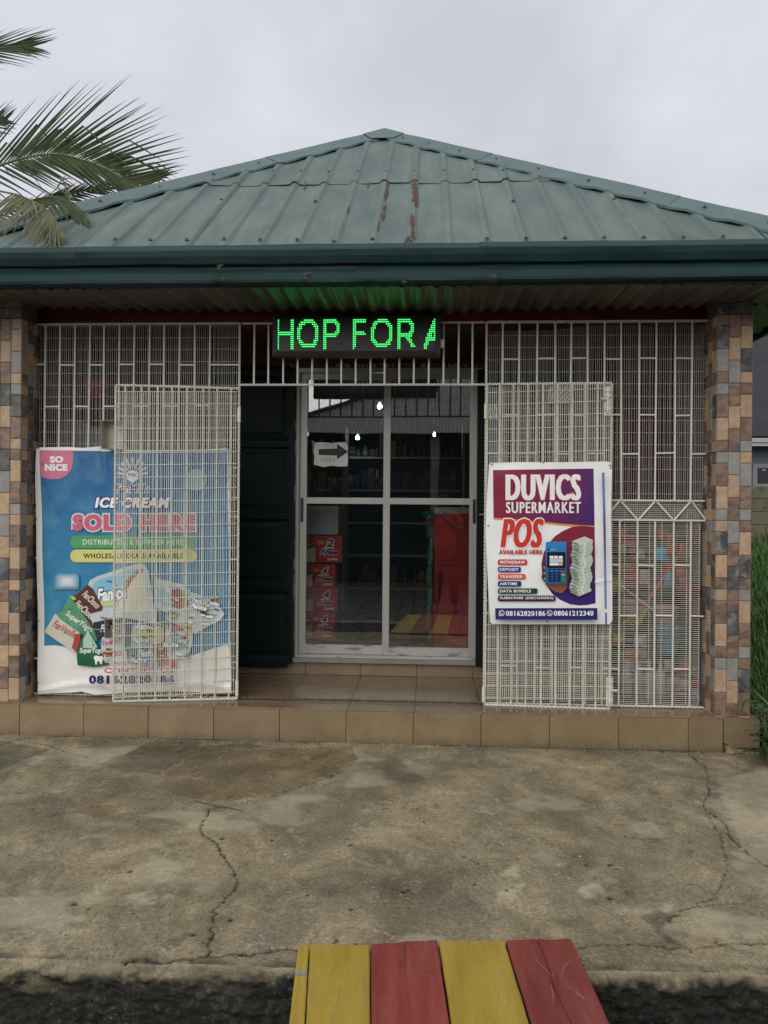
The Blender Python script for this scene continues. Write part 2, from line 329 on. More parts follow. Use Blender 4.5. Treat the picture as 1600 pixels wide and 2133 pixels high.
cracks=[(P2([(437,1685),(430,1700),(420,1722),(425,1740),(455,1758),(460,1775),(478,1800),(495,1833),(488,1855),(465,1875),(448,1895),(443,1925),(440,1950),(430,1990)]),.0032),
 (P2([(730,1556),(742,1580),(720,1600),(680,1622),(620,1640),(560,1660),(500,1674),(437,1685)]),.0022),
 (P2([(1425,1560),(1470,1600),(1478,1650),(1465,1680),(1490,1700),(1510,1712),(1520,1740),(1560,1780),(1600,1803),(1680,1840)]),.0030),
 (P2([(1465,1680),(1500,1740),(1515,1800),(1490,1870),(1420,1895),(1395,1920)]),.0016),
 (P2([(1700,1895),(1600,1890),(1520,1880),(1430,1890),(1400,1910),(1380,1925)]),.0018),
 (P2([(60,1545),(100,1550),(140,1567),(190,1577),(240,1578)]),.0022),
 (P2([(-60,2008),(0,2003),(60,2000),(150,1999),(230,2006),(300,1994),(350,1998),(430,1992),(520,1988),(610,1978),(700,1985),(900,1978)]),.0035),
 (P2([(1100,1980),(1205,1972),(1330,1965),(1400,1975),(1460,1972),(1600,1962),(1750,1955)]),.0028),
 (P2([(960,1780),(1000,1800),(1050,1815)]),.0012)]
pits=[(21,1781),(271,1815),(155,1884),(243,1886),(185,1893),(280,1903),(640,1864),(732,1894),(568,1750),(515,1775),(736,1655),(766,1769),(402,1948),(869,1685),(1221,1801),(1270,1801),(1285,1809),(1270,1871),(1305,1861),(966,1785),(988,1842),(840,1858),(851,1854),(1242,1631),(480,1917),(463,1746),(1050,1741),(1303,1742),(730,1760),(922,1655)]
pits=[tuple(aZ(x,y,0)[:2]) for x,y in pits]
def masks(X,Y):
    jx=X+.035*(fbm(X*14,Y*14)-.5)+.012*(fbm(X*60,Y*60)-.5); jy=Y+.035*(fbm(X*14+9,Y*14+5)-.5)+.012*(fbm(X*60+5,Y*60)-.5)
    cx=X+.016*(fbm(X*40,Y*40+3)-.5)*2; cy=Y+.016*(fbm(X*40+7,Y*40)-.5)*2
    cr=np.zeros(X.shape); dep=np.zeros(X.shape)
    for pts,wd in cracks:
        d=segdist(cx,cy,pts)/(wd*(.5+1.1*fbm(X*9,Y*9))); v=np.clip(1.45-d,0,1); cr=np.maximum(cr,v)
        cr=np.maximum(cr,np.exp(-(d/5)**2)*.22*fbm(X*30,Y*30))
    dep=cr*.010
    for px,py in pits:
        r=.0035+.008*(abs(math.sin(px*91+py*37))); d=np.hypot((X-px),(Y-py))/r; v=np.clip(1.4-d,0,1); cr=np.maximum(cr,v*.95); dep=dep+v*.004
    wet=np.zeros(X.shape)
    for poly,s in [([(330,1640),(345,1612),(400,1575),(520,1560),(720,1556),(742,1582),(680,1622),(560,1660),(440,1668),(355,1655)],.62),
                   ([(145,1692),(200,1676),(260,1680),(240,1692),(215,1706),(185,1700)],.75),
                   ([(1540,1640),(1600,1650),(1640,1690),(1580,1700),(1550,1680)],.55)]:
        wet=np.maximum(wet,softpoly(jx,jy,P2(poly),.008,3,.5)*s)
    wet=wet*(.55+.6*fbm(X*5,Y*5))
    grey=np.zeros(X.shape)
    for poly,s in [([(205,1592),(245,1575),(290,1556),(520,1548),(560,1556),(400,1572),(330,1612),(260,1608)],.75),
                   ([(-80,1530),(20,1545),(105,1562),(60,1580),(0,1602),(-80,1610)],.8),
                   ([(1338,1908),(1400,1898),(1412,1903),(1385,1925),(1378,1945),(1440,1972),(1405,1968),(1365,1948),(1350,1925)],.95),
                   ([(1125,1915),(1210,1905),(1250,1925),(1180,1935)],.6),([(330,1965),(395,1940),(375,1960),(350,1980)],.6)]:
        grey=np.maximum(grey,softpoly(jx,jy,P2(poly),.010,5,.6)*s)
    grey=np.maximum(grey,np.clip((Y-4.55)/.12,0,1)*.8*np.clip(fbm(X*7,Y*7)*2-.5,0,1))
    grey=np.maximum(grey,np.clip(fbm(X*1.6+3,Y*2.4+8)*3.2-1.75,0,.5))
    pale=np.zeros(X.shape)
    for poly,s in [([(255,1868),(300,1855),(335,1868),(315,1880),(280,1888)],.75),([(70,1915),(130,1900),(175,1905),(120,1955),(80,1950)],.5),
                   ([(1025,1860),(1045,1840),(1085,1845),(1070,1872),(1035,1875)],.7),([(1205,1850),(1240,1842),(1255,1862),(1225,1868)],.7),
                   ([(1500,1620),(1620,1600),(1660,1760),(1600,1790),(1540,1740),(1500,1680)],.45),([(105,1560),(290,1552),(240,1590),(160,1600)],.4),
                   ([(1340,1905),(1380,1878),(1400,1888),(1395,1900)],.7),([(1045,1800),(1080,1805),(1075,1820),(1050,1818)],.6),([(1430,1925),(1620,1905),(1640,1960),(1440,1955)],.35)]:
        pale=np.maximum(pale,softpoly(jx,jy,P2(poly),.022,7,1.1)*s*(.2+1.1*fbm(X*22,Y*22)))
    pale=np.clip(np.maximum(pale,np.clip(fbm(X*3+1,Y*4)*4-2.5,0,.35)),0,1)
    return cr,dep,wet,grey,pale
XS=np.arange(-3.0,3.0,.0062); 
# flat apron
V=np.linspace(0,1,350)
Xg,Vg=np.meshgrid(XS,V); Eg=edgeY(Xg); Yg=Eg+(4.672-Eg)*Vg
cr_,dep,wet,grey,pale=masks(Xg,Yg)
Zg=-dep+.004*(fbm(Xg*2,Yg*2)-.5)+.0022*(fbm(Xg*30,Yg*30)-.5)*2
lip=np.clip(1-(Yg-Eg)/.06,0,1)
hn=fbm(Xg*6+2,Yg*3,4)
Zg-=lip**2*(.003+.012*hn)
moss=np.clip((lip-.25)*2.0*(fbm(Xg*9,Yg*30)*2.4-.75),0,1)*.7; moss=np.maximum(moss,np.clip((Yg-4.645)/.02,0,1)*np.clip(fbm(Xg*6,Yg*6)*3-1,0,.8))
ap=gridmesh(np.stack([Xg,Yg,Zg],-1),'concrete_apron',AM,{'crack':cr_,'wet':wet,'grey':grey,'pale':pale,'moss':moss},kind='structure')
# drain wall under its edge
V=np.linspace(0,1,110); X2,V2=np.meshgrid(XS,V)
E2=edgeY(X2); H=-.015-.0-.50*V2; base=Zg[0][None,:]
lump=.028*(fbm(X2*6,V2*5+3)-.5)+.020*(fbm(X2*38,V2*26)-.5)
rnd_=np.clip(V2/.07,0,1)
Y2=E2-.016*np.sqrt(np.clip(rnd_,0,1))-lump*rnd_*1.2
Z2=base-V2*.5
top=-.012+.022*fbm(X2*4,X2*0+7)+.026*fbm(X2*17,X2*0)+.035*np.clip(-X2-.6,0,1)
dz=V2*.5
moss2=np.clip((dz-top)/.03+1.6*(fbm(X2*26,V2*24)-.5),0,1); moss2=np.clip(moss2-np.clip(fbm(X2*5+3,V2*6)*6-3.6,0,.8)*np.clip(1-V2*3,0,1)*np.clip(-X2*1.2-.4,0,1),0,1)
moss2=np.maximum(moss2,0)
streak=np.clip(fbm(X2*3.3+4,V2*1.2)*5-3.2,0,.8)*np.clip((X2-1.3)*3,0,1)
moss2=np.clip(moss2-streak,0,1)
z0=np.zeros(X2.shape)
gridmesh(np.stack([X2,Y2,Z2],-1),'drain_wall',AM,{'crack':z0,'wet':z0,'grey':np.clip(.5*fbm(X2*9,V2*8),0,1),'pale':.35*fbm(X2*12,V2*12)**2,'moss':moss2},kind='structure')
MB().box(-6,-3.0,2.4,4.67,-.6,-.004).box(3.0,6,2.4,4.3,-.6,-.004).build('concrete_apron_side',AM,kind='structure')
MB().box(-8,8,.9,2.6,-.62,-.55).build('drain_bed',MT['moss'],kind='structure')
MB().box(-8,8,.7,.9,-.6,-.1).build('kerb',MT['wall_grey'],kind='structure')
# road of pavers behind the camera (seen reflected in the door glass)
MB().box(-14,14,-12,.7,-.4,-.13).build('road',MT['grout'],kind='structure')
pv=MB()
for i in range(46):
    for j in range(26):
        x=-4.6+i*.2; y=-4.4+j*.2+(.1 if i%2 else 0); pv.box(x+.004,x+.194,y+.004,y+.194,-.129,-.1+random.uniform(-.003,.003))
pv.build('road_pavers',MT['road'],kind='stuff')
MB().box(-150,150,-150,150,-.9,-.63).build('ground',pm('earth',(.05,.07,.03),(.09,.10,.05),.5,.95,.3,5),kind='structure')
# ================================================================== SHOP BUILDING
XL,XR=-2.735,1.932          # outer walls
PF=4.67; GF=4.86; DW=5.68; FL=.205
shop=thing('shop_building','small single-storey shop with green metal pyramid roof and stone-clad pillars','shop',(0,PF,0))
# plinth core
pl=MB().box(XL-.03,XR+.055,PF+.012,9.3,-.5,FL-.012); pl.build('plinth',MT['grout'],shop)
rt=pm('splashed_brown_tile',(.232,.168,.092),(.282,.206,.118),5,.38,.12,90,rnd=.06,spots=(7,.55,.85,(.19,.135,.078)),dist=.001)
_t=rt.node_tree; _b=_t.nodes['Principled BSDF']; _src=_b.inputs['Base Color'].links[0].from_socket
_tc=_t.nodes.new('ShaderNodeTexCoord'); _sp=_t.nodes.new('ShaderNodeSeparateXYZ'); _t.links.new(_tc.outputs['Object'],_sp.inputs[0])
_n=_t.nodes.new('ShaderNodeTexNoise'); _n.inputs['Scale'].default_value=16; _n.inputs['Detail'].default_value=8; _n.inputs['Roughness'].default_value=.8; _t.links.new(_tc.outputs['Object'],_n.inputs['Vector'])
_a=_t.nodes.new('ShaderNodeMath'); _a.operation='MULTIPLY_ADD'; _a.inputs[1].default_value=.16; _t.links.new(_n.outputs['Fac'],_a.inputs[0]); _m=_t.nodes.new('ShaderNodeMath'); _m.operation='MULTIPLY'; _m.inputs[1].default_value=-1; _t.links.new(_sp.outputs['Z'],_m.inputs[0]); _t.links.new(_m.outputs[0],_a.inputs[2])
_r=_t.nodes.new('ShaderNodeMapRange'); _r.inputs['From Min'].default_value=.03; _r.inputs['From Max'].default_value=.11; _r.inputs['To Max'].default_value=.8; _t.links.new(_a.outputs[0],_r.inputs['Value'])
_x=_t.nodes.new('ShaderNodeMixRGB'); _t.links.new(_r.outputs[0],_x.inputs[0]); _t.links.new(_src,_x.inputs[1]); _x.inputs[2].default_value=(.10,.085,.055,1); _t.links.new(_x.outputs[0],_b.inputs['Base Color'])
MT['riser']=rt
# riser tiles (front), each a part
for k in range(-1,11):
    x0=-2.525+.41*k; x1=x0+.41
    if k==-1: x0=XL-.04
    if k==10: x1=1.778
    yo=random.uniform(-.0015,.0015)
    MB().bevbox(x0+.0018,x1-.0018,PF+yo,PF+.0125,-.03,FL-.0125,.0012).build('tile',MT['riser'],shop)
# last riser tile with its broken lower corner
x0,x1=1.780,1.99; prof=[(x0+.002,FL-.012),(x1,FL-.012),(x1,.028),(x0+.055,.026),(x0+.035,.034),(x0+.014,.05),(x0+.002,.052)]
b=MB(); n=len(prof); b.add([(x,PF,z) for x,z in prof]+[(x,PF+.011,z) for x,z in prof],[tuple(range(n))[::-1],tuple(range(n,2*n))]+[(i,(i+1)%n,n+(i+1)%n,n+i) for i in range(n)])
b.build('tile',MT['riser'],shop)
# broken mortar lump by the corner
MB().grid(lambda u,v:(1.79+u*.2,PF-.03+v*.04+.02*float(vn(u*9,v*5)),-.01+.05*(1-u)*v+.015*float(vn(u*17,v*9))),[i/14 for i in range(15)],[i/5 for i in range(6)]).build('mortar_rubble',AM,shop)
# top tiles of plinth along front edge + porch floor
XJ=XY(752,DW-.04,1405)
j0=XJ-.41*6
for k in range(13):
    xa=max(j0+.41*k,XL-.03); xb=min(j0+.41*(k+1),XR+.05)
    if xb-xa<.03: continue
    for (ya,yb) in ((PF-.002,4.815),(4.815,5.225),(5.225,5.632)):
        z=FL+random.uniform(-.001,.001)
        MB().add([(xa+.0015,ya+.0015,z),(xb-.0015,ya+.0015,z),(xb-.0015,yb-.0015,z),(xa+.0015,yb-.0015,z),(xa+.0015,ya+.0015,z-.011),(xb-.0015,ya+.0015,z-.011),(xb-.0015,yb-.0015,z-.011),(xa+.0015,yb-.0015,z-.011)],
          [(0,1,2,3),(7,6,5,4),(0,4,5,1),(1,5,6,2),(2,6,7,3),(3,7,4,0)]).build('tile',MT['floor_tile'],shop)
# door step riser
MB().box(XL+.1,XR-.1,5.646,9.2,FL-.01,.300).build('step_core',MT['grout'],shop)
for k in range(13):
    xa=max(j0+.41*k,XL+.12); xb=min(j0+.41*(k+1),XR-.12)
    if xb-xa<.03: continue
    MB().bevbox(xa+.0015,xb-.0015,5.634,5.6455,FL+.001,.302,.001).build('tile',MT['floor_tile'],shop)
MB().box(-1.02,.46,5.60,5.66,.3025,.332).build('door_sill',MT['wall_grey'],shop)
# walls
WT=2.72
lw=thing  # noqa
MB().box(XL,XL+.12,4.90,9.2,FL-.02,WT).build('wall',MT['wall_maroon'],shop)
MB().box(XR-.12,XR,4.90,9.2,FL-.02,WT).build('wall',MT['wall_grey'],shop)
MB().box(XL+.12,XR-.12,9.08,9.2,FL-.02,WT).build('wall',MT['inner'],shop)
dl,dr=-.985,.415
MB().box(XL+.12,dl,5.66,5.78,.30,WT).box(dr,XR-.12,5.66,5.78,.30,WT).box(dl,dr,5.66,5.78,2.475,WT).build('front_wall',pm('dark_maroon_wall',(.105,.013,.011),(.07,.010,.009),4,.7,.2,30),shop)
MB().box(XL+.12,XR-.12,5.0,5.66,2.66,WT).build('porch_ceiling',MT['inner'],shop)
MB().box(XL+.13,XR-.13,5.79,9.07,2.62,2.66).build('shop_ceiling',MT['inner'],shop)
MB().box(XL+.13,XR-.13,5.79,9.07,.29,.315).build('shop_floor',MT['floor_tile'],shop)
MB().box(XL+.12,XR-.12,5.795,5.82,.3,2.62).v
MB().box(XL+.12,-1.0,5.785,5.80,.315,2.62).box(.43,XR-.12,5.785,5.80,.315,2.62).build('inner_wall',MT['inner'],shop)
# maroon lintel beam behind the grilles
MB().grid(lambda u,v:(XL+.20+u*(XR-XL-.40),4.905+.004*float(fbm(u*30,v*3)),2.595+v*.16),[i/80 for i in range(81)],[i/6 for i in range(7)]).box(XL+.20,XR-.2,4.912,5.0,2.592,2.76).build('beam',MT['wall_maroon'],shop)
# pillars: stone tiles in three staggered columns, each its own piece
tile_cache={}
def tile_mesh(w_,h_,ci):
    k=(round(w_,4),round(h_,4),ci)
    if k not in tile_cache:
        mb=MB().bevbox(-w_/2,w_/2,-.009,0,-h_/2,h_/2,.0035); tile_cache[k]=mb.mesh('tile',TILE[ci])
    return tile_cache[k]
S_,L_=.0675,.137
def clad(parent,xc,y,width,z0,z1,rot,seed):
    rd=random.Random(seed); cw=width/3
    for c in range(3):
        seq=[S_,L_,L_,S_] if c!=1 else [.1363,.1363,.1364]
        z=z1-.118 ; last=-1; i=rd.randrange(4)
        hs=[]
        while z>z0+.002:
            h=seq[i%len(seq)] if True else 0
            i0=len(hs)
            for h in seq:
                hs.append((z,h)); z-=h
        for (zt,h) in hs:
            zb=max(zt-h,z0)
            if zt-zb<.012: continue
            opts=[0,1,2,0,1,3] if h>.1 else [3,1,0,1]
            ci=rd.choice([o for o in opts if o!=last] or opts); last=ci
            me=tile_mesh(cw-.0016,zt-zb-.0016,ci)
            off=-width/2+cw*(c+.5)
            if rot==0: o=link('tile',me,parent); o.location=Vector((xc+off,y+rd.uniform(-.0008,.0008),(zt+zb)/2))-PW
            else:
                o=link('tile',me,parent); o.location=Vector((y+rd.uniform(-.0008,.0008),xc+off,(zt+zb)/2))-PW; o.rotation_euler=(0,0,rot)
PW=Vector((0,0,0))
for (xa,xb,inner,sd_) in ((-2.735,-2.53,1,3),(1.727,1.932,-1,11)):
    pc=MB().box(xa+.009,xb-.009,PF+.009,PF+.235,FL-.004,WT).build('pillar',MT['grout'],shop)
    # top course blocks
    for (za,zb,cc) in ((WT-.045,WT,1),(WT-.115,WT-.047,2)):
        me=tile_mesh(.20,zb-za-.002,cc); o=link('tile',me,pc); o.location=((xa+xb)/2,PF+.006,(za+zb)/2)
    clad(pc,(xa+xb)/2,PF+.009,.205,FL-.002,WT,0,sd_)
    if inner>0: clad(pc,PF+.12,xb-.009,.215,FL-.002,WT,PI/2,sd_+1)
    else:
        clad(pc,PF+.12,xa+.009,.215,FL-.002,WT,-PI/2,sd_+1); 
        MB().box(xb-.009,xb+.001,PF+.004,PF+.235,FL-.002,WT).build('edge_trim',TILE[1],pc)
# ------------------------------------------------ roof
EX0,EX1,EY=-3.16,2.36,4.21; HW=(EX1-EX0)/2; CX=(EX0+EX1)/2; AY=EY+HW; SL=.726; EZ=2.862; RZ0=EZ-.032
RP=.2145; RX=-.098
def rib(x):
    d=abs((x-RX+RP/2)%RP-RP/2)
    if d<.014: return .021
    if d<.034: return .021*(1-(d-.014)/.020)
    return .0015*math.sin(d*60)
def rsamples(xa,xb):
    s=set([xa,xb]); k0=int((xa-RX)/RP)-1; k1=int((xb-RX)/RP)+2
    for k in range(k0,k1):
        for d in (-.1,-.07,-.034,-.024,-.014,0,.014,.024,.034,.07):
            x=RX+k*RP+d
            if xa<x<xb: s.add(x)
    return sorted(s)
roof=sub('roof',shop)
def rz(x,s,off): return RZ0+SL*s+rib(x)+off+.007*float(fbm(x*3+s*2,s*3))
def sheet(xa,xb,sa,sb,off,name='roof_sheet',mapf=None,parent=roof,mat=None,kind=None):
    xs=rsamples(xa,xb); vs=[];fs=[]; cols=[]
    nS=14
    for x in xs:
        lim=min(x-EX0,EX1-x); top=min(sb,lim); 
        cols.append((x,sa,top))
    b=MB()
    for i,(x,s0,s1) in enumerate(cols):
        for j in range(nS+1):
            s=s0+(max(s1,s0)-s0)*j/nS
            wv=.004*math.sin(x*9+s*3)*(1 if j==0 and sa>.1 else .2)
            p=(x,EY+s,rz(x,s,off)+ (wv if j==0 else 0)); vs.append(mapf(p) if mapf else p)
    for i in range(len(cols)-1):
        if max(cols[i][2]-cols[i][1],cols[i+1][2]-cols[i+1][1])<=0: continue
        for j in range(nS): fs.append((i*(nS+1)+j,(i+1)*(nS+1)+j,(i+1)*(nS+1)+j+1,i*(nS+1)+j+1))
    b.add(vs,fs); return b.build(name,mat or MT['roof'],parent,kind=kind)
# rust streak material sheets use an attribute-free spot of their own: small rusted patches laid in the ribs
so=1.25
k0=-5
for k in range(-5,5):
    xa=RX+3*RP*k+.012; xb=RX+3*RP*(k+1)+.030
    xa2=max(xa,EX0+.01); xb2=min(xb,EX1-.01)
    if xb2-xa2<.05: continue
    sheet(xa2,xb2,0,so+.05,.006*(k%2))
    if min(xb2-EX0,EX1-xa2)>so and xb2>EX0+so and xa2<EX1-so:
        sheet(max(xa2,EX0+so-.0),min(xb2,EX1-so),so,HW,.0085+.005*(k%2))
def rotm(q):
    c,s=math.cos(q),math.sin(q)
    return lambda p:(CX+(p[0]-CX)*c-(p[1]-AY)*s, AY+(p[0]-CX)*s+(p[1]-AY)*c, p[2])
for q in (PI/2,PI,-PI/2): sheet(EX0+.01,EX1-.01,0,HW,0,'side_slope',rotm(q))
# rust patches: corroded sheet skin 1.5 mm proud, following the rib
rustm=pm('rusted_roof_steel',(.075,.032,.017),(.13,.062,.036),30,.9,.5,150)
def rustpatch(px0,py0,px1,py1,wd,seed):
    rd=random.Random(seed); b=MB(); n=26
    def on(px,py):
        d=ray(px,py); # intersect z=EZ+SL*(Y-EY)
        t=(RZ0-SL*EY-EYE)/(d[2]-SL*d[1]); p=CAMP+d*t; return p[0],p[1]-EY
    xa,sa=on(px0,py0); xb,sb=on(px1,py1)
    us=[i/n for i in range(n+1)]; 
    w=[1.25*wd*max(.08,(.25+1.0*float(vn(i*.55+seed*7,seed)))) *min(1,3*min(u,1-u)+.15) for i,u in enumerate(us)]
    c=[.006*(float(vn(i*.4+seed,9))-.5) for i in range(n+1)]
    vs=[]
    for i,u in enumerate(us):
        x=xa+(xb-xa)*u; s=sa+(sb-sa)*u
        for q in (-1,-.4,.4,1):
            xx=x+c[i]+q*w[i]/2; vs.append((xx,EY+s,rz(xx,s,.0085)+.0045))
    b.add(vs,[(i*4+j,i*4+j+1,(i+1)*4+j+1,(i+1)*4+j) for i in range(n) for j in range(3)]); b.build('rust_streak',rustm,roof)
rustpatch(811,378,803,425,.018,1); rustpatch(804,430,797,466,.020,2); rustpatch(862,376,868,440,.030,3); rustpatch(858,456,861,490,.026,4); rustpatch(859,490,862,512,.022,5)
rustpatch(793,377,800,384,.04,6); rustpatch(637,380,634,400,.012,7); rustpatch(769,380,766,396,.010,8); rustpatch(851,505,845,515,.03,9); rustpatch(728,438,724,455,.008,10)
rustpatch(790,470,788,492,.006,12)
# ridge caps along the two front hips (each length a piece)
def hipcap(side,t0,t1,off,parent=roof):
    b=MB(); n=max(4,int((t1-t0)/.06)); D=.125
    def P(t,d): # d in [-D, D], negative = front slope
        X=(EX1-t) if side>0 else (EX0+t); Y=EY+t; z=RZ0+SL*t
        sgn=-1 if side>0 else 1
        if d<0: a=-d; x=X+sgn*a; y=Y-a; 
        else: a=d; x=X-sgn*a; y=Y+a
        h=.046-.014*(a/D)
        wave=.008*math.sin(t*29+side)*(a/D) if d<0 else 0
        return (x,y,z-SL*a+h+off+wave+.004*float(vn(t*7,3)))
    ds=[-D-.012,-D,-.07,-.012,0,.012,.07,D,D+.012]
    def F(u,v):
        d=ds[u]; 
        if abs(d)>D:
            p=P(v,math.copysign(D,d)); return (p[0],p[1],p[2]-.016)
        return P(v,d)
    ts=[t0+(t1-t0)*i/n for i in range(n+1)]
    b.grid(F,range(9),ts); return b.build('ridge_cap',MT['roof_cap'],parent)
for s in (1,-1):
    hipcap(s,-.03,.80,0); hipcap(s,.76,1.9,.004); hipcap(s,1.86,2.70,.008)
for q in (1,-1):
    pass
# apex cap
MB().add([(CX,AY,RZ0+SL*HW+.068),(CX-.18,AY-.18,RZ0+SL*(HW-.18)+.062),(CX-.10,AY-.30,RZ0+SL*(HW-.30)+.05),(CX+.10,AY-.30,RZ0+SL*(HW-.30)+.05),(CX+.18,AY-.18,RZ0+SL*(HW-.18)+.062),(CX+.19,AY+.19,RZ0+SL*(HW-.19)+.06),(CX-.19,AY+.19,RZ0+SL*(HW-.19)+.06)],[(0,1,2),(0,2,3),(0,3,4),(0,4,5),(0,5,6),(0,6,1)]).build('apex_cap',MT['roof_cap'],roof)
# screws
scr=MB().lathe((0,0,0),[(.014,0),(.014,.003),(.007,.005),(.007,.010),(.003,.012)],8).mesh('screw',MT['rust'])
def roofpt(px,py):
    d=ray(px,py); t=(RZ0-SL*EY-EYE)/(d[2]-SL*d[1]); p=CAMP+d*t; return p
for (px,py) in [(445,510),(525,512),(609,512),(686,516),(767,511),(847,515),(1012,510),(1092,510),(1173,509),(1250,508),(1333,508),(1420,507),(1500,506),(130,508),(228,511),(330,512),(380,512),
    (486,364),(548,366),(609,365),(672,367),(732,366),(795,367),(856,366),(920,364),(983,363),(1043,364),(439,426),(645,429),(855,428),(1067,429),(1280,425),(225,426),(865,317),(696,315)]:
    p=roofpt(px,py); x=RX+round((p[0]-RX)/RP)*RP if py<500 or True else p[0]
    o=link('screw',scr,roof); o.location=(x,p[1],RZ0+SL*(p[1]-EY)+(.030 if py<500 else .034)); o.rotation_euler=(math.atan(SL),0,0)
for s in (1,-1):
    for t in [.35,.62,.9,1.2,1.5,1.78,2.05,2.3,2.52]:
        X=(EX1-t) if s>0 else (EX0+t); sg=-1 if s>0 else 1
        o=link('screw',scr,roof); o.location=(X+sg*.06,EY+t-.06,RZ0+SL*(t-.06)+.044); o.rotation_euler=(math.atan(SL),0,0)
# eave trims and fascia, in overlapping lengths
def strip(name,xa,xb,prof,mat,amp,seed,rot=None,dent=None):
    n=max(4,int((xb-xa)/.03)); b=MB()
    def F(u,v):
        x=xa+(xb-xa)*u; y,z=prof[v]
        e=v/(len(prof)-1)
        dy=amp*(float(fbm(x*3+seed,v*.7))-.5)*2; dz=amp*(float(fbm(x*2.3+seed+9,v*.3))-.5)*2
        if dent:
            for (dx_,dw,da,dzz) in dent: g=math.exp(-((x-dx_)/dw)**2)*e; dy+=da*g; dz+=dzz*g
        p=(x,y+dy,z+dz); return rot(p) if rot else p
    b.grid(F,[i/n for i in range(n+1)],range(len(prof))); return b.build(name,mat,shop)
ep=[(EY+.062,EZ+.026),(EY+.06,EZ+.043),(EY-.012,EZ-.006),(EY-.020,EZ-.014),(EY-.014,EZ-.045),(EY+.004,EZ-.080),(EY+.010,EZ-.084),(EY+.03,EZ-.084)]
fp=[(EY+.035,EZ-.086),(EY+.03,EZ-.105),(EY+.020,EZ-.116),(EY-.004,EZ-.135),(EY-.020,EZ-.175),(EY-.018,EZ-.190),(EY-.004,EZ-.199),(EY+.03,EZ-.200),(EY+.03,EZ-.17)]
x190=XY(158,4.2,520); x1000=XY(1000,4.2,530)
strip('eave_trim',EX0-.02,x190+.01,ep,MT['fascia'],.004,1)
strip('eave_trim',x190,x1000+.03,[(y-.003,z) for y,z in ep],MT['fascia'],.006,5)
strip('eave_trim',x1000,EX1+.02,[(y-.001,z+.002) for y,z in ep],MT['fascia'],.005,9)
d455=XY(460,4.2,575); d640=XY(640,4.2,575); d1030=XY(1030,4.2,575); d742=XY(742,4.2,575)
strip('fascia',EX0-.02,d742+.02,fp,MT['fascia'],.005,21,dent=[(d455,.03,.018,.012),(d640,.012,.02,.006),(XY(700,4.2),.25,-.004,-.004)])
strip('fascia',d742-.01,d1030+.015,[(y-.004,z) for y,z in fp],MT['fascia'],.006,25,dent=[(d1030,.03,.0,-.01),(XY(880,4.2),.02,.008,.004)])
strip('fascia',d1030-.01,EX1+.02,[(y-.001,z+.004) for y,z in fp],MT['fascia'],.004,29,dent=[(XY(1600,4.2),.8,0,.012)])
for q in (PI/2,PI,-PI/2):
    strip('eave_trim',EX0-.02,EX1+.02,ep,MT['fascia'],.003,31,rotm(q)); strip('fascia',EX0-.02,EX1+.02,fp,MT['fascia'],.003,37,rotm(q))
# dark board between the trim and fascia
MB().box(EX0+.03,EX1-.03,EY+.032,EY+.05,EZ-.2,EZ-.03).build('fascia_board',MT['fascia_dark'],shop)
# torn rusty nicks on the fascia
for (px,py) in ((458,556),(464,581),(640,577),(641,568),(1030,579),(840,589),(1025,575)):
    p=aY(px,py,EY-.024); b=MB()
    for i in range(5):
        a=random.uniform(0,PI); l=random.uniform(.006,.018); c=p+Vector((random.uniform(-.012,.012),0,random.uniform(-.012,.012)))
        b.bar(c-Vector((math.cos(a)*l,0,math.sin(a)*l*.5)),c+Vector((math.cos(a)*l,-.004,math.sin(a)*l*.5)),.0025,4)
    b.build('torn_metal',MT['rust'],shop)
# corrugated soffit sheets
def sofz(x,v):
    zb=np.interp(x,[-3.2,-2.6,-1.5,-.27,.6,1.77,2.4],[2.735,2.73,2.70,2.672,2.690,2.705,2.70]); return 2.672+(zb-2.672)*v
sb_=[-3.14,-2.35,-1.42,-.55,.30,1.15,1.95,2.34]
for i in range(len(sb_)-1):
    xa,xb=sb_[i]-.02,sb_[i+1]+.02; n=int((xb-xa)/.0095)
    b=MB().grid(lambda u,v:(xa+(xb-xa)*u, EY+.05+v*(.60+.02*float(vn((xa+(xb-xa)*u)*9,1))), sofz(xa+(xb-xa)*u,v)+.0125*math.cos(2*PI*(xa+(xb-xa)*u)/.095)+.01*(float(fbm((xa+u)*3,v*4+i))-.5)-.003*(i%2)),[j/n for j in range(n+1)],[j/8 for j in range(9)])
    b.build('soffit_sheet',MT['soffit'],shop,smooth=True)
gs=pm('green_lit_soffit',(.10,.17,.075),(.14,.22,.10),4,.6,.2,40,stretch=(1,.3,1))  # green light on the side soffit is put into its colour
for (xa,xb) in ((XR+.002,EX1-.04),(EX0+.04,XL-.002)):
    n=int((xb-xa)/.01)
    MB().grid(lambda u,v:(xa+(xb-xa)*u,4.83+v*4.6,2.69+.009*math.cos(2*PI*(4.83+v*4.6)/.2)),[j/4 for j in range(5)],[j/160 for j in range(161)]).build('side_soffit',gs,shop,smooth=True)
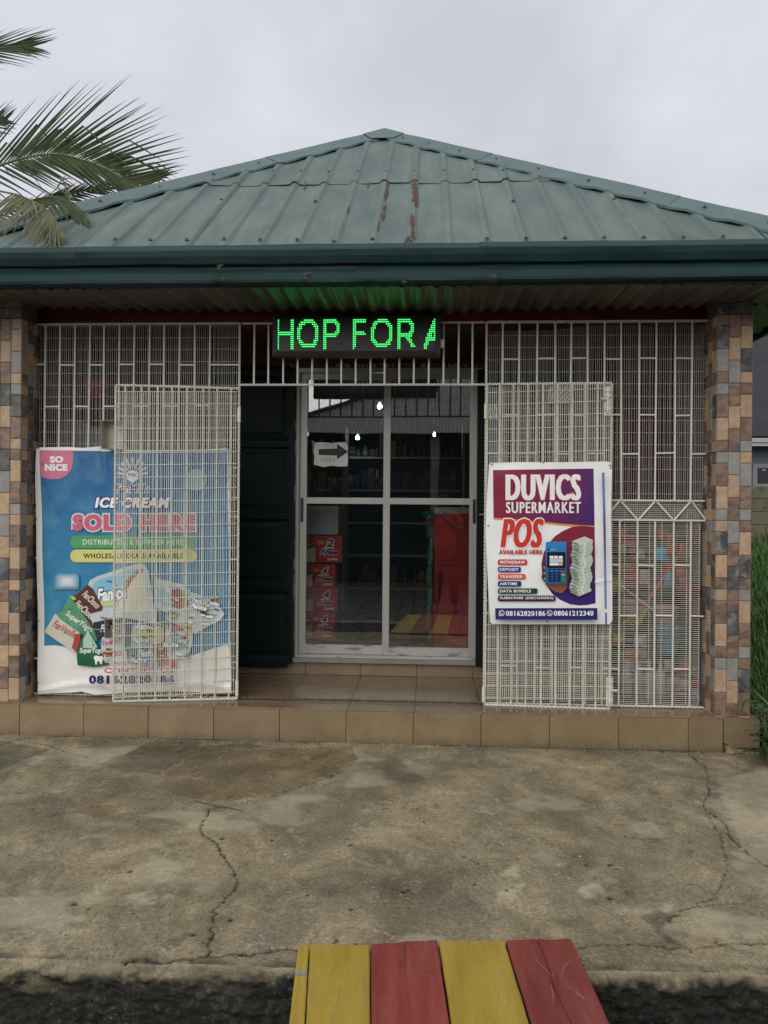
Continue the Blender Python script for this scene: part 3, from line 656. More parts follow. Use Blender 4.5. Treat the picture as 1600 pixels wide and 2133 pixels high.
# ================================================================== GRILLES
def bars(parent,specs,y,r=.0066,name='bar',mat='cream',twist=None):
    for p0,p1 in specs:
        MB().bar((p0[0],y,p0[1]),(p1[0],y,p1[1]),r,6,twist=twist).build(name,MT[mat],parent)
def wiremesh(parent,x0,x1,z0,z1,y,vert=True,pf=.0127,pc=.0762,r=.0016,mat='cream_wire',tf=None,ragged=None,skip=None):
    b=MB(); T=tf or (lambda x,z,dy=0:(x,y+dy,z))
    def seg(a,c,dy):
        b.bar(T(*a,dy),T(*c,dy),r,4,caps=False)
    if vert:
        n=int((x1-x0)/pf)
        for i in range(n+1):
            x=x0+i*pf+random.uniform(-.0012,.0012); zt=z1 if ragged is None else ragged(x)
            x2=x+random.uniform(-.004,.004); zm=(z0+z1)/2+random.uniform(-.3,.3)
            if skip and skip(x): 
                for (a,c) in skip(x): seg((x,a),(x,c),0)
                continue
            seg((x,z0),(x2,zm),0); seg((x2,zm),(x,zt),0)
        m=int((z1-z0)/pc)
        for i in range(m+1):
            z=z0+.012+i*pc; dz=random.uniform(-.002,.002); b.bar(T(x0,z,-2*r),T(x1,z+dz,-2*r),r*(1.25 if tf else 1.1),4,caps=False)
    else:
        n=int((z1-z0)/pf)
        for i in range(n+1):
            z=z0+i*pf+random.uniform(-.001,.001); xm=(x0+x1)/2+random.uniform(-.2,.2); z2=z+random.uniform(-.003,.003); seg((x0,z),(xm,z2),0); seg((xm,z2),(x1,z),0)
        m=int((x1-x0)/pc)
        for i in range(m+1):
            x=x1-.006-i*pc; seg((x,z0),(x,z1),2*r)
    return b.build('wire_mesh',MT[mat],parent,kind='stuff')
GT,GB=2.611,.214
BZ1,BZ2=ZY(1043,GF,1380),ZY(1084,GF,1380)
# left fixed grille
gl_=thing('window_grille','wide cream burglar-proof grille with blue ice cream banner tied to its front, left side','grille',(-1.9,GF,GB))
lx=[-2.545,-2.475]+[-2.475+.0985*i for i in range(1,13)]; lx[-1]=-1.198
fr=MB()
for a,c in (((lx[0],GT),(lx[-1],GT)),((lx[0],GB),(lx[-1],GB)),((lx[0],GB),(lx[0],GT)),((lx[-1],GB),(lx[-1],GT))):
    fr.bar((a[0],GF,a[1]),(c[0],GF,c[1]),.0085,4,twist=.0125)
for z in (.35,1.0,2.17): fr.bar((lx[0]-.03,GF+.01,z),(lx[0]+.012,GF,z),.007,4)
fr.build('frame',MT['cream'],gl_)
bars(gl_,[((x+random.uniform(-.007,.007),BZ1),(x+random.uniform(-.003,.003),GT)) for x in lx[1:-1]],GF)
bars(gl_,[((x,GB),(x+random.uniform(-.003,.003),BZ2)) for x in lx[1:-1]],GF)
bars(gl_,[((lx[0],BZ1),(lx[-1],BZ1)),((lx[0],BZ2),(lx[-1],BZ2))],GF,name='rail')
zz=[]; 
for i in range(0,12,2):
    a=lx[i+1] if i+1<len(lx) else lx[-1]; 
    zz+= [((lx[i],BZ2),(lx[i+1],BZ1)),((lx[i+1],BZ1),(lx[min(i+2,13)],BZ2))]
bars(gl_,zz,GF,name='zigzag_bar')
sp_rows=[(ZY(760,GF,200),0),(ZY(846,GF,200),1),(ZY(972,GF,200),0),(ZY(1170,GF),0),(ZY(1280,GF),1),(ZY(1385,GF),0)]
def spacers(par,xs,rows,skip=()):
    for z,o in rows:
        for i in range(o,len(xs)-1,2):
            zz_=z+random.uniform(-.004,.004); MB().bar((xs[i],GF,zz_),(xs[i+1],GF,zz_+random.uniform(-.003,.003)),.0062,6).build('spacer',MT['cream'],par)
spacers(gl_,lx,sp_rows)
wiremesh(gl_,lx[0]+.03,lx[-1]-.008,GB+.01,GT-.012,GF+.012,mat='shaded_grey_wire')
# right fixed grille
gr_=thing('window_grille','cream grille right of the door, dense horizontal wires over stacked plastic goods','grille',(1.06,GF,GB))
rx=[XY(p,GF,800) for p in (1013,1047,1082,1118,1155,1190,1224,1259,1294,1331.5,1368,1406,1442,1474)]
fr=MB()
for a,c in (((rx[0],GT),(rx[-1],GT)),((rx[0],GB),(rx[-1],GB)),((rx[0],GB),(rx[0],GT)),((rx[-1],GB),(rx[-1],GT))):
    fr.bar((a[0],GF,a[1]),(c[0],GF,c[1]),.0085,4,twist=.0125)
fr.bar((rx[-1]+.03,GF+.01,2.3),(rx[-1]-.01,GF,2.3),.007,4)
fr.build('frame',MT['cream'],gr_)
bars(gr_,[((x+random.uniform(-.007,.007),BZ1),(x+random.uniform(-.003,.003),GT)) for x in rx[1:-1]],GF)
bars(gr_,[((x,GB),(x+random.uniform(-.003,.003),BZ2)) for x in rx[1:-1]],GF)
bars(gr_,[((rx[0],BZ1),(rx[-1],BZ1)),((rx[0],BZ2),(rx[-1],BZ2))],GF,name='rail')
zz=[]
for i in range(2,14,2): zz+=[((rx[i-1],BZ2),(rx[i],BZ1)),((rx[i],BZ1),(rx[min(i+1,13)],BZ2))]
bars(gr_,[((a[0],a[1]),(c[0],c[1])) for a,c in zz],GF,name='zigzag_bar')
spacers(gr_,rx,[(ZY(747,GF,1200),1),(ZY(865,GF,1350),1),(ZY(945,GF,1350),0),(ZY(1178,GF,1380),1),(ZY(1283,GF,1400),0),(ZY(1394,GF,1380),1)])
XW=XY(1294,GF,800)
def rag(x):
    p=XY(1145,GF,700); q=XY(1230,GF,700)
    return np.interp(x,[rx[0],p,q,rx[-1]],[2.555,2.56,2.59,2.592])
wiremesh(gr_,rx[0]+.006,rx[-1]-.008,BZ2+.0,2.6,GF+.012,mat='shaded_grey_wire',ragged=rag)
wiremesh(gr_,rx[0]+.02,rx[-1]-.03,GB+.012,BZ1+.01,GF+.014,vert=False,mat='cream_wire',r=.0020)
wb=MB().lathe((0,0,0),[(.004,-.006),(.010,-.002),(.010,.003),(.004,.007)],7).mesh('weld_blob',MT['cream_wire'])
for g_,xs_ in ((gl_,lx),(gr_,rx)):
    for x_ in xs_[1:-1]:
        for z_ in (BZ1,BZ2,GT-.004,GB+.004):
            if random.random()<.7: o=link('weld_blob',wb,g_); o.location=(x_+random.uniform(-.004,.004),GF-.006,z_+random.uniform(-.003,.003)); o.rotation_euler=(random.random(),random.random(),0)
# transom grille over the opening
tg=thing('transom_grille','cream barred grille spanning above the open doorway, behind the green text sign','grille',(-.4,GF,2.21))
RZ=2.217; ta,tb=lx[-1]+.014,rx[0]-.014
fr=MB(); fr.bar((ta,GF,GT-.002),(tb,GF,GT-.002),.0078,4,twist=.0125); fr.bar((ta-.01,GF,RZ),(tb+.01,GF,RZ),.0078,4,twist=.0125); fr.build('frame',MT['cream'],tg)
for p in (529,559,590,620,650,681,711,741,772,801,832,862,893,924,955,984): 
    x=XY(p,GF,780); bars(tg,[((x,RZ),(x+random.uniform(-.003,.003),GT-.002))],GF)
# gates
def gate(name,label,hx,fx,hy,fy,z0,z1,xs,label_grp,sag,meshtilt,bolt):
    g=thing(name,label,'gate',(hx,hy,z0))
    def T(x,z,dy=0):
        t=(x-hx)/(fx-hx); return (x,hy+(fy-hy)*t+dy,z-sag*t)
    def bb(a,c,r=.0062,nm='bar'): MB().bar(T(*a),T(*c),r,6).build(nm,MT['cream'],g)
    fr=MB()
    for a,c in (((hx,z0),(fx,z0)),((hx,z1),(fx,z1)),((hx,z0),(hx,z1)),((fx,z0),(fx,z1))): fr.bar(T(*a),T(*c),.0085,4,twist=.0125)
    fr.build('frame',MT['cream'],g)
    for x in xs: bb((x,z0),(x,z1))
    def T2(x,z,dy=0):
        t=(x-hx)/(fx-hx); return (x,hy+(fy-hy)*t-.011+dy,z-sag*t-meshtilt*t)
    a,c=min(hx,fx)+.006,max(hx,fx)-.006
    wiremesh(g,a,c,z0+.035,z1-.02,0,tf=T2,r=.0020)
    for z in (z0+.07,z1-.17):
        b=MB()
        sg=1 if hx<fx else -1
        b.box(-.012,.006,-.016,-.004,-.045,.045,mat=Matrix.Translation((hx-sg*.006,hy,z))).bar((hx-sg*.008,hy-.016,z-.05),(hx-sg*.008,hy-.016,z+.05),.007,8)
        b.build('hinge',MT['cream'],g)
    return g,T
zt=2.214
gl2,TL=gate('gate_leaf','cream wire-mesh gate leaf swung open over the blue ice cream banner','' and 0 or lx[-1]+.006,XY(239,4.70,1100),4.835,4.70,.214,2.19,
            [XY(p,4.74,1100) for p in (263,294,326,354,384,416,444,472)],None,-.0,.02,None)
def guard(px0,py0,px1,py1,name='lock_guard'):
    p0=aY(px0,py0,4.72); p1=aY(px1,py1,4.72)
    b=MB(); x0,x1=p0.x,p1.x; zA,zB=p1.z,p0.z
    b.box(x0,x0+.002,4.72,4.80,zA,zB); b.box(x0+.002,x1+.03,4.795,4.798,zA,zB); b.box(x0+.002,x1+.03,4.72,4.795,zA-.002,zA); 
    b.add([(x0,4.72,zB),(x1+.03,4.72,zB),(x1+.03,4.80,zB+.004),(x0,4.80,zB+.004)],[(0,1,2,3)])
    b.build(name,MT['sheet_beige'],gl2)
guard(211,876,237,934); guard(218,1290,237,1330)
gr2,TR=gate('gate_leaf','cream wire-mesh gate leaf swung open behind the supermarket poster, bolts at its edge',rx[0]+.004,XY(1272,4.80,1100),4.835,4.80,.208,2.215,
            [XY(p,4.81,1100) for p in (1040,1068,1098,1130,1160,1190,1217,1243)],None,0,-.02,None)
for (px,py,pz) in ((1265,835,1),(1269,1440,0)):
    p=aY(px,py,4.785); b=MB()
    b.box(p.x-.02,p.x+.022,p.y-.004,p.y,p.z-.09,p.z+.085)
    b.bar((p.x,p.y-.016,p.z-.075),(p.x,p.y-.016,p.z+.09),.008,8)
    for dz in (-.05,.03,.065): b.box(p.x-.015,p.x+.015,p.y-.024,p.y-.004,p.z+dz-.008,p.z+dz+.008)
    b.bar((p.x,p.y-.018,p.z+.01),(p.x-.045*(1 if pz else -1),p.y-.022,p.z+.01),.006,8)
    b.build('bolt',MT['cream'],gr2)
# loose bent wires on the right gate
for i in range(16):
    p=aY(1146+i*3.4,805,4.79); q=p+Vector((-.012-.0018*i,-.004,-.105)); MB().bar(p,q,.0017,4).build('bent_wire',MT['cream_wire'],gr2)
for i in range(7):
    p=aY(1016+i*3.2,845,4.79); q=p+Vector((random.uniform(.0,.016),-.004,-.085)); MB().bar(p,q,.0017,4).build('bent_wire',MT['cream_wire'],gr2)
# threshold bar across the opening
tag(MB().bar((ta,4.845,FL+.012),(tb,4.85,FL+.010),.007,6,twist=.02).build('threshold_bar',MT['rust']),'rusty twisted steel bar lying across the doorway between the gates','steel bar')
tag(MB().bar(aY(1295,1220,4.83),aY(1362,1272,4.845),.0022,5).build('wire_tie',MT['cream_wire']),'thin pale wire strung slantwise across the lower right grille','wire')
# ================================================================== LED SIGN
sx0,sx1=XY(567,4.76,700),XY(918,4.76,700); sz0,sz1=ZY(741,4.76,740),ZY(656,4.76,740)
led=thing('led_sign','long black electric sign with green lit dot letters above the doorway','sign',((sx0+sx1)/2,4.82,sz0))
b=MB(); fw=.032
b.box(sx0,sx1,4.775,4.845,sz0,sz1)
def bez(x0,x1,z0,z1,x2,x3,z2,z3):
    pass
o_=[(sx0,sz0),(sx1,sz0),(sx1,sz1),(sx0,sz1)]; i_=[(sx0+fw,sz0+fw*.9),(sx1-fw,sz0+fw*.9),(sx1-fw,sz1-fw*.7),(sx0+fw,sz1-fw*.7)]
V4=[(x,4.772,z) for x,z in o_]+[(x,4.757,z) for x,z in i_]+[(x+(.004 if k in(0,3) else -.004),4.773,z) for k,(x,z) in enumerate(i_)]
b.add(V4,[(k,(k+1)%4,4+(k+1)%4,4+k) for k in range(4)]+[(4+k,4+(k+1)%4,8+(k+1)%4,8+k) for k in range(4)])
b.add([(x,4.772,z) for x,z in o_]+[(x,4.776,z) for x,z in o_],[(k,(k+1)%4,4+(k+1)%4,4+k) for k in range(4)])
b.build('case',MT['sign_case'],led)
MB().box(sx0+fw-.002,sx1-fw+.002,4.7705,4.7735,sz0+fw*.9-.002,sz1-fw*.7+.002).build('screen',MT['screen_black'],led)
MB().box(sx1-.002,sx1+.022,4.80,4.83,sz0+.06,sz0+.11).build('bracket',MT['cream'],led)
NC,NR=96,16; pit=(sx1-sx0-2*fw)/NC; pz=(sz1-sz0-fw*1.6)/NR
def lit():
    G=np.zeros((NR,NC),bool); c,r=np.meshgrid(np.arange(NC)+.5,np.arange(NR)+.5)
    def seg(x0,y0,x1,y1,w=1.05):
        vx,vy=x1-x0,y1-y0; t=np.clip(((c-x0)*vx+(r-y0)*vy)/(vx*vx+vy*vy+1e-9),0,1); return np.hypot(c-x0-t*vx,r-y0-t*vy)<w
    def ring(cx,cy,rx_,ry_): 
        q=np.abs((c-cx)/rx_)**2.4+np.abs((r-cy)/ry_)**2.4; q2=np.abs((c-cx)/(rx_-2.1))**2.4+np.abs((r-cy)/(ry_-2.1))**2.4; return (q<1)&(q2>1)
    T=0.6; B=13.6
    L_={}
    def addl(m,x0,x1): L_[len(L_)]=m&(c>x0-1)&(c<x1+1)
    addl((seg(.2,T,.2,B))|seg(9,T+.4,9,B)|seg(0,7.2,9,7.2),0,10.5)
    addl(ring(18.7,7.2,6.6,7.2),12,26)
    addl(seg(29,T+.4,29,B)|(seg(29,1,34,1))|seg(29,8,34,8)|(ring(33.4,4.6,4.6,4.7)&(c>33)),28,39)
    addl(seg(46.6,T+.4,46.6,B)|seg(46.6,1,53.5,1)|seg(46.6,7.2,52.5,7.2),45.5,55)
    addl(ring(63.6,7.2,6.6,7.2),57,71)
    addl(seg(74,T+.4,74,B)|seg(74,1,79,1)|seg(74,8,79,8)|(ring(78.5,4.6,4.6,4.7)&(c>78))|seg(79,8.5,82.5,13.4),72.5,84.5)
    addl(seg(90,13.6,95.6,1.2,1.25)|seg(92,9.6,96,9.6,1.0)|((c>94.6)&(r<13)&(r>2)&(r<9)),89,96)
    return L_
LT=lit(); allm=np.zeros((NR,NC),bool)
def dotmesh(b,c,r,rad,y,mi=0,n=6):
    x=sx0+fw+(c+.5)*pit; z=sz1-fw*.7-(r+.5)*pz
    b.add([(x+rad*math.cos(2*PI*k/n),y,z+rad*math.sin(2*PI*k/n)) for k in range(n)]+[(x,y-.0012,z)],[(k,(k+1)%n,n) for k in range(n)],mi)
for k,m in LT.items():
    b=MB(); 
    for r in range(NR):
        for c in range(NC):
            if m[r,c]: dotmesh(b,c,r,.0050,4.7685,0,7); dotmesh(b,c,r,.0024,4.7668,1,5); allm[r,c]=True
    b.build('lit_letter',[MT['dot_on'],MT['dot_core']],led)
b=MB()
for r in range(NR):
    for c in range(NC):
        if not allm[r,c]: dotmesh(b,c,r,.0024,4.7695,0,4)
b.build('unlit_dots',MT['dot_off'],led,kind='stuff')
# ================================================================== PRINTS
WOB={}
def mk_surface(Yp,amp,seed,extra=None):
    def f(px,py,layer=0):
        p=aY(px,py,Yp); y=Yp+amp*(float(fbm(p.x*4+seed,p.z*3))-.5)*2
        if extra: y+=extra(px,py)
        return (p.x,y-layer*.0011,p.z)
    return f
def ink_obj(name,V,F,colf,parent,label=None):
    me=bpy.data.meshes.new(name); me.from_pydata(V,[],F); me.materials.append(MT['print'])
    at=me.attributes.new('ink','FLOAT_COLOR','POINT'); at.data.foreach_set('color',np.array([(*c,1) for c in colf],dtype=np.float32).reshape(-1))
    o=link(name,me,parent)
    if label: o['label']=label
    return o
def subdiv2d(V,F,maxl):
    bm=bmesh.new(); vs=[bm.verts.new((x,y,0)) for x,y in V]
    for f in F:
        try: bm.faces.new([vs[i] for i in f])
        except ValueError: pass
    bmesh.ops.triangulate(bm,faces=bm.faces[:])
    for _ in range(5):
        es=[e for e in bm.edges if e.calc_length()>maxl]
        if not es: break
        bmesh.ops.subdivide_edges(bm,edges=es,cuts=1); bmesh.ops.triangulate(bm,faces=bm.faces[:])
    bm.verts.ensure_lookup_table(); bm.verts.index_update()
    Vo=[(v.co.x,v.co.y) for v in bm.verts]; Fo=[tuple(v.index for v in f.verts) for f in bm.faces]; bm.free(); return Vo,Fo
class Print:
    def __init__(s,parent,surf,T=None): s.p=parent; s.s=surf; s.T=T or (lambda x,y:(x,y)); s.k=1
    def poly(s,pts,col,name='printed_shape',layer=None,maxl=12,label=None):
        pts=[s.T(*p) for p in pts]
        if sum(a[0]*b_[1]-b_[0]*a[1] for a,b_ in zip(pts,pts[1:]+pts[:1]))>0: pts=pts[::-1]
        V,F=subdiv2d(pts,[tuple(range(len(pts)))],maxl); s._emit(V,F,col,name,layer,label)
    def _emit(s,V,F,col,name,layer,label=None):
        if layer is None: s.k+=.25; layer=s.k
        cf=[col(x,y) if callable(col) else col for x,y in V]
        ink_obj(name,[s.s(x,y,layer) for x,y in V],[f[::-1] for f in F] if False else F,cf,s.p,label)
    def rrect(s,x0,y0,x1,y1,r,col,**k):
        pts=[]
        for cx,cy,a0 in ((x1-r,y0+r,-90),(x1-r,y1-r,0),(x0+r,y1-r,90),(x0+r,y0+r,180)):
            for i in range(6): a=math.radians(a0+90*i/5); pts.append((cx+r*math.cos(a),cy+r*math.sin(a)))
        s.poly(pts,col,**k)
    def disc(s,cx,cy,rx_,ry_,col,a0=0,a1=360,**k):
        n=28; s.poly([(cx+rx_*math.cos(math.radians(a0+(a1-a0)*i/n)),cy+ry_*math.sin(math.radians(a0+(a1-a0)*i/n))) for i in range(n if a1-a0>=360 else n+1)],col,**k)
    def text(s,txt,x0,y0,x1,y1,col,bold=.0,shear=0,name='lettering',outline=None,ow=.03,rot=0,layer=None,sp=1.0,hb=0):
        s.sp=sp; s.hb=hb
        if outline is not None:
            for dx in ((-hb,hb,0) if hb else (0,)): s._text(txt,x0+abs(hb)+dx,y0,x1-abs(hb)+dx,y1,outline,bold+ow,shear,name+'_outline',rot,ref=bold)
        for dx in ((-hb,hb,0) if hb else (0,)): s._text(txt,x0+abs(hb)+dx,y0,x1-abs(hb)+dx,y1,col,bold,shear,name,rot,ref=bold)
    def _text(s,txt,x0,y0,x1,y1,col,bold,shear,name,rot,ref):
        def mesh(off):
            cu=bpy.data.curves.new('t','FONT'); cu.body=txt; cu.size=1; cu.offset=off; cu.space_character=s.sp; cu.shear=shear; cu.resolution_u=3; cu.fill_mode='FRONT'
            o=bpy.data.objects.new('t',cu); me=o.to_mesh(); V=[(v.co.x,v.co.y) for v in me.vertices]; F=[tuple(p.vertices) for p in me.polygons]
            o.to_mesh_clear(); bpy.data.objects.remove(o); bpy.data.curves.remove(cu); return V,F
        V0,_=mesh(ref); V,F=mesh(bold)
        if not V: return
        a0=min(v[0] for v in V0);a1=max(v[0] for v in V0);b0=min(v[1] for v in V0);b1=max(v[1] for v in V0)
        ca,sa=math.cos(rot),math.sin(rot); cx,cy=(x0+x1)/2,(y0+y1)/2
        W=[]
        for x,y in V:
            X=x0+(x-a0)/(a1-a0)*(x1-x0); Y=y1-(y-b0)/(b1-b0)*(y1-y0); dx,dy=X-cx,Y-cy
            W.append(s.T(cx+dx*ca-dy*sa,cy+dx*sa+dy*ca))
        V2,F2=subdiv2d(W,[f[::-1] for f in F],12); s._emit(V2,F2,col,name,None)
WHITE=s2l((249,249,247)); NAVY=s2l((38,44,110)); RED=s2l((214,58,48)); PINK=s2l((214,120,148))
def lerp(a,b_,t): t=min(1,max(0,t)); return tuple(a[i]+(b_[i]-a[i])*t for i in range(3))
# --- supermarket poster on the right gate
po=thing('poster','white and maroon supermarket money service poster tied on the right gate','poster',(XY(1146,4.78),4.78,ZY(1299,4.78,1146)))
TC=lambda x,y:(1000+x/5.3333,940+y/5.3333)
surf=mk_surface(4.765,.006,3,lambda px,py:.010*math.exp(-((px-1050)/30)**2-((py-965)/14)**2)-.006*math.exp(-((py-1212+.2*(px-1250))/4)**2)*(px>1240))
PR=Print(po,surf,TC)
PR.poly([(102,150),(110,128),(400,120),(900,122),(1400,112),(1448,122),(1466,200),(1452,700),(1470,1500),(1472,1880),(1440,1922),(900,1920),(400,1922),(130,1916),(112,1890),(90,1500),(75,1150),(62,900),(70,650),(88,350)],WHITE,name='sheet',layer=0,maxl=9)
MAR=s2l((138,38,62)); PUR=s2l((72,40,112)); 
gradh=lambda x,y: lerp(MAR,PUR,((x-1000)*5.333-250)/1000+((y-940)*5.333-900)/3500)
PR.poly([(145,208),(1262,192),(1266,500),(1272,832),(700,790),(150,740)],gradh,label='maroon to purple heading block')
PR.poly([(150,738),(700,783),(1000,815),(1270,828),(1270,848),(1000,836),(700,803),(150,758)],s2l((238,150,62)))
cg=lambda x,y: lerp(MAR,s2l((60,38,112)),((y-940)*5.333-1050)/450)
pts=[(1272,842)]+[(1120+440*math.cos(math.radians(a)),1270+440*math.sin(math.radians(a))) for a in range(-76,-285,-9)][::1]
pts=[(1272,846),(1200,833),(1120,828),(1020,842),(920,885),(830,945),(760,1025),(705,1130),(680,1250),(690,1370),(730,1480),(800,1580),(890,1650),(1000,1698),(1110,1712),(1200,1705),(1284,1688)]
PR.poly(pts,cg)
PR.text('DUVICS',283,256,1122,545,WHITE,.008,outline=RED,ow=.016,sp=1.16,hb=15)
PR.text('SUPERMARKET',287,562,1120,688,WHITE,.008,outline=s2l((200,50,50)),ow=.012,sp=1.18,hb=3.5)
PR.text('POS',225,748,708,1072,RED,.010,shear=.25,outline=WHITE,ow=.03,sp=1.12,hb=14)
PR.text('AVAILABLE HERE',208,1096,692,1142,s2l((196,52,46)),.012,sp=1.08,hb=2.5)
for (t,x1,y0,y1,tx1,c) in (('WITHDRAW',522,1200,1262,500,(204,58,62)),('DEPOSIT',452,1282,1342,425,(74,56,140)),('TRANSFER',503,1360,1420,468,(222,96,66)),('AIRTIME',455,1440,1500,412,(32,42,120)),('DATA BUNDLE',635,1520,1580,565,(24,72,44)),('SUBSCRIBE (DECODERS)',835,1600,1662,812,(52,26,42))):
    PR.rrect(197,y0,x1,y1,18,s2l(c)); PR.text(t,216,y0+(14 if '(' not in t else 12),tx1,y1-14,WHITE,.014,sp=1.12,hb=.8)
# terminal
skin=s2l((86,50,34)); 
PR.poly([(700,1290),(722,1270),(735,1300),(735,1460),(950,1465),(960,1310),(985,1320),(1003,1380),(975,1420),(960,1520),(905,1575),(830,1560),(745,1500),(700,1430),(678,1400),(690,1340)],lambda x,y:lerp(skin,s2l((150,100,70)),((y-940)*5.333-1450)/110))
PR.rrect(726,1004,955,1465,18,lambda x,y:lerp(s2l((50,140,200)),s2l((36,112,172)),((y-940)*5.333-1000)/400))
PR.rrect(738,1118,945,1296,8,s2l((18,22,26))); PR.text('Payments',775,1082,836,1096,WHITE,.01); PR.disc(757,1088,12,12,NAVY)
for a in (768,816,868): PR.rrect(a,1160,a+44,1190,4,WHITE)
PR.rrect(768,1193,914,1234,4,s2l((205,212,225))); PR.rrect(768,1238,868,1266,4,WHITE); PR.rrect(872,1240,914,1266,4,s2l((216,196,110)))
for r in range(5):
    for c in range(3 if r else 4): PR.rrect(750+50*c,1302+30*r,788+50*c,1302+30*r+(14 if r==0 else 22),5,s2l((24,36,66)))
PR.rrect(897,1324,932,1344,6,s2l((190,60,56))); PR.rrect(897,1358,932,1378,6,s2l((196,190,70))); PR.rrect(897,1384,932,1444,6,s2l((46,142,84)))
for (x,y) in ((707,1290),(708,1350),(712,1412)): PR.disc(x,y,9,14,s2l((190,150,130)))
# stack of banknotes
rd=random.Random(5); xo=0
for i in range(16):
    y=1575-i*36; xo=[0,-14,-10,6,12,4,-6,-12,4,14,8,-6,4,12,6,10][i]; cx=1115+xo; sh=.85+.15*rd.random()
    g1=tuple(v*sh for v in s2l((196,206,188))); g2=tuple(v*sh for v in s2l((150,168,142))); g3=tuple(v*sh for v in s2l((216,222,208)))
    PR.poly([(cx-118,y-40),(cx-28,y+8),(cx-28,y+34),(cx-118,y-12)],g2); PR.poly([(cx-28,y+8),(cx+112,y-52),(cx+112,y-24),(cx-28,y+34)],g1)
    PR.poly([(cx-118,y-40),(cx+20,y-92),(cx+112,y-52),(cx-28,y+8)],g3)
    PR.poly([(cx+10,y-14),(cx+36,y-25),(cx+36,y+4),(cx+10,y+16)],s2l((226,230,224)))
    PR.poly([(cx-90,y-28),(cx-50,y-10),(cx-50,y-2),(cx-90,y-18)],s2l((92,116,120)))
PR.poly([(160,1733),(1284,1731),(1287,1860),(165,1860)],lambda x,y:lerp(s2l((62,42,112)),s2l((40,42,116)),(x-1000)/200))
for cx in (232,760):
    PR.disc(cx,1787,32,32,WHITE); PR.disc(cx,1787,25,25,s2l((58,42,112)))
    PR.poly([(cx-14,1775),(cx-7,1771),(cx-2,1781),(cx-6,1786),(cx+3,1796),(cx+8,1792),(cx+16,1799),(cx+11,1805),(cx,1803),(cx-12,1790)],WHITE)
PR.poly([(204,1800),(212,1795),(222,1814),(203,1818)],WHITE)
PR.text('08162820186',278,1762,712,1818,WHITE,.016,sp=1.12,hb=1.5); PR.text('08061212340',806,1760,1242,1816,WHITE,.016,sp=1.12,hb=1.5)
PR.poly([(1333,241),(1364,241),(1376,900),(1389,1738),(1365,1742),(1350,900)],lambda x,y:lerp(s2l((120,132,180)),s2l((88,72,130)),(1-abs((y-1110)/75))))
PR.poly([(1367,1782),(1390,1780),(1393,1906),(1370,1908)],s2l((100,120,180)))
for (x,y) in ((130,150),(695,128),(1440,160),(1455,190),(745,1898),(88,830)):
    p=surf(*TC(x,y),1); b=MB(); b.bar(Vector(p)+Vector((-.008,-.002,.006)),Vector(p)+Vector((.008,-.003,-.004)),.0016,5); b.bar(Vector(p),Vector(p)+Vector((.006,-.006,.010)),.0014,5); b.build('tie_wire',MT['rust'],po)
# --- ice cream banner on the left grille
bn=thing('banner','large blue ice cream banner tied over the lower left grille','banner',(XY(275,4.84),4.835,ZY(1445,4.84,275)))
surfb=mk_surface(4.822,.010,13,lambda px,py:.014*math.exp(-((px-214-.10*(py-935))/7)**2)*math.exp(-(py-935)/60)-.010*math.exp(-((py-1432-8*math.sin(px/38))/7)**2)+.006*math.sin(py/33+px/160)*math.exp(-((px-90)/25)**2))
PB=Print(bn,surfb)
edge=[(76,934),(85,932),(140,931),(175,933),(210,929),(212,936),(300,938),(400,937),(476,934),(478,1100),(480,1300),(482,1444),(430,1443),(380,1440),(300,1441),(245,1444),(200,1447),(170,1441),(140,1443),(110,1444),(80,1447),(78,1300),(76,1150),(73,1000)]
PB.poly(edge,s2l((242,240,234)),name='sheet',layer=0,maxl=8)
def blue(x,y):
    t=(y-937)/400; c=lerp(s2l((34,88,148)),s2l((46,134,176)),min(1,t*1.5)); n_=float(fbm(x/34,y/34,5)); return lerp(c,s2l((92,166,190)),max(0,n_-.5)*1.5)
PB.poly([(83,938),(180,939),(300,941),(400,939),(474,937),(476,1100),(478,1200),(480,1338),(440,1352),(403,1364),(330,1368),(250,1368),(190,1362),(140,1348),(115,1344),(92,1345),(90,1200),(86,1050)],blue,maxl=7,label='blue printed field')
PB.poly([(83,938),(152,938),(152,962),(149,978),(140,989),(125,997),(105,998),(86,993)],PINK)
PB.text('SO',104,950,132,964,WHITE,.05,sp=1.12,hb=.5); PB.text('NICE',94,966.5,141,981,WHITE,.05,sp=1.12,hb=.5)
for i in range(9):
    a=math.radians(-172+i*20.5); cx,cy=277,990; r0,r1=10,36-2*abs(i-4)*.6
    da=.09; PB.poly([(cx+r0*math.cos(a-da*.6),cy+r0*.9*math.sin(a-da*.6)),(cx+r1*math.cos(a-da),cy+r1*math.sin(a-da)),(cx+(r1+3)*math.cos(a),cy+(r1+3)*math.sin(a)),(cx+r1*math.cos(a+da),cy+r1*math.sin(a+da)),(cx+r0*math.cos(a+da*.6),cy+r0*.9*math.sin(a+da*.6))],s2l((206,212,216)))
PB.disc(277,990,12,10,WHITE); PB.text('FAN',268,985,286,993,NAVY,.03); PB.poly([(262,996),(292,996),(277,1006)],WHITE)
PB.text('FanMilk',240,1009,311,1026,NAVY,.03,shear=.15,outline=WHITE,ow=.06)
PB.text('ICE CREAM',198,1036,355,1058,WHITE,.04,shear=.2,outline=s2l((30,58,124)),ow=.075,sp=1.14,hb=.4)
PB.text('SOLD HERE',152,1071,408,1106,s2l((206,100,128)),.06,outline=s2l((216,220,220)),ow=.07,sp=1.22,hb=.8)
PB.rrect(148,1115.5,411,1142,13,s2l((84,160,98))); PB.text('DISTRIBUTOR & SUPPLIER HERE',174,1123.5,383,1134.5,s2l((216,232,216)),.02,sp=1.1)
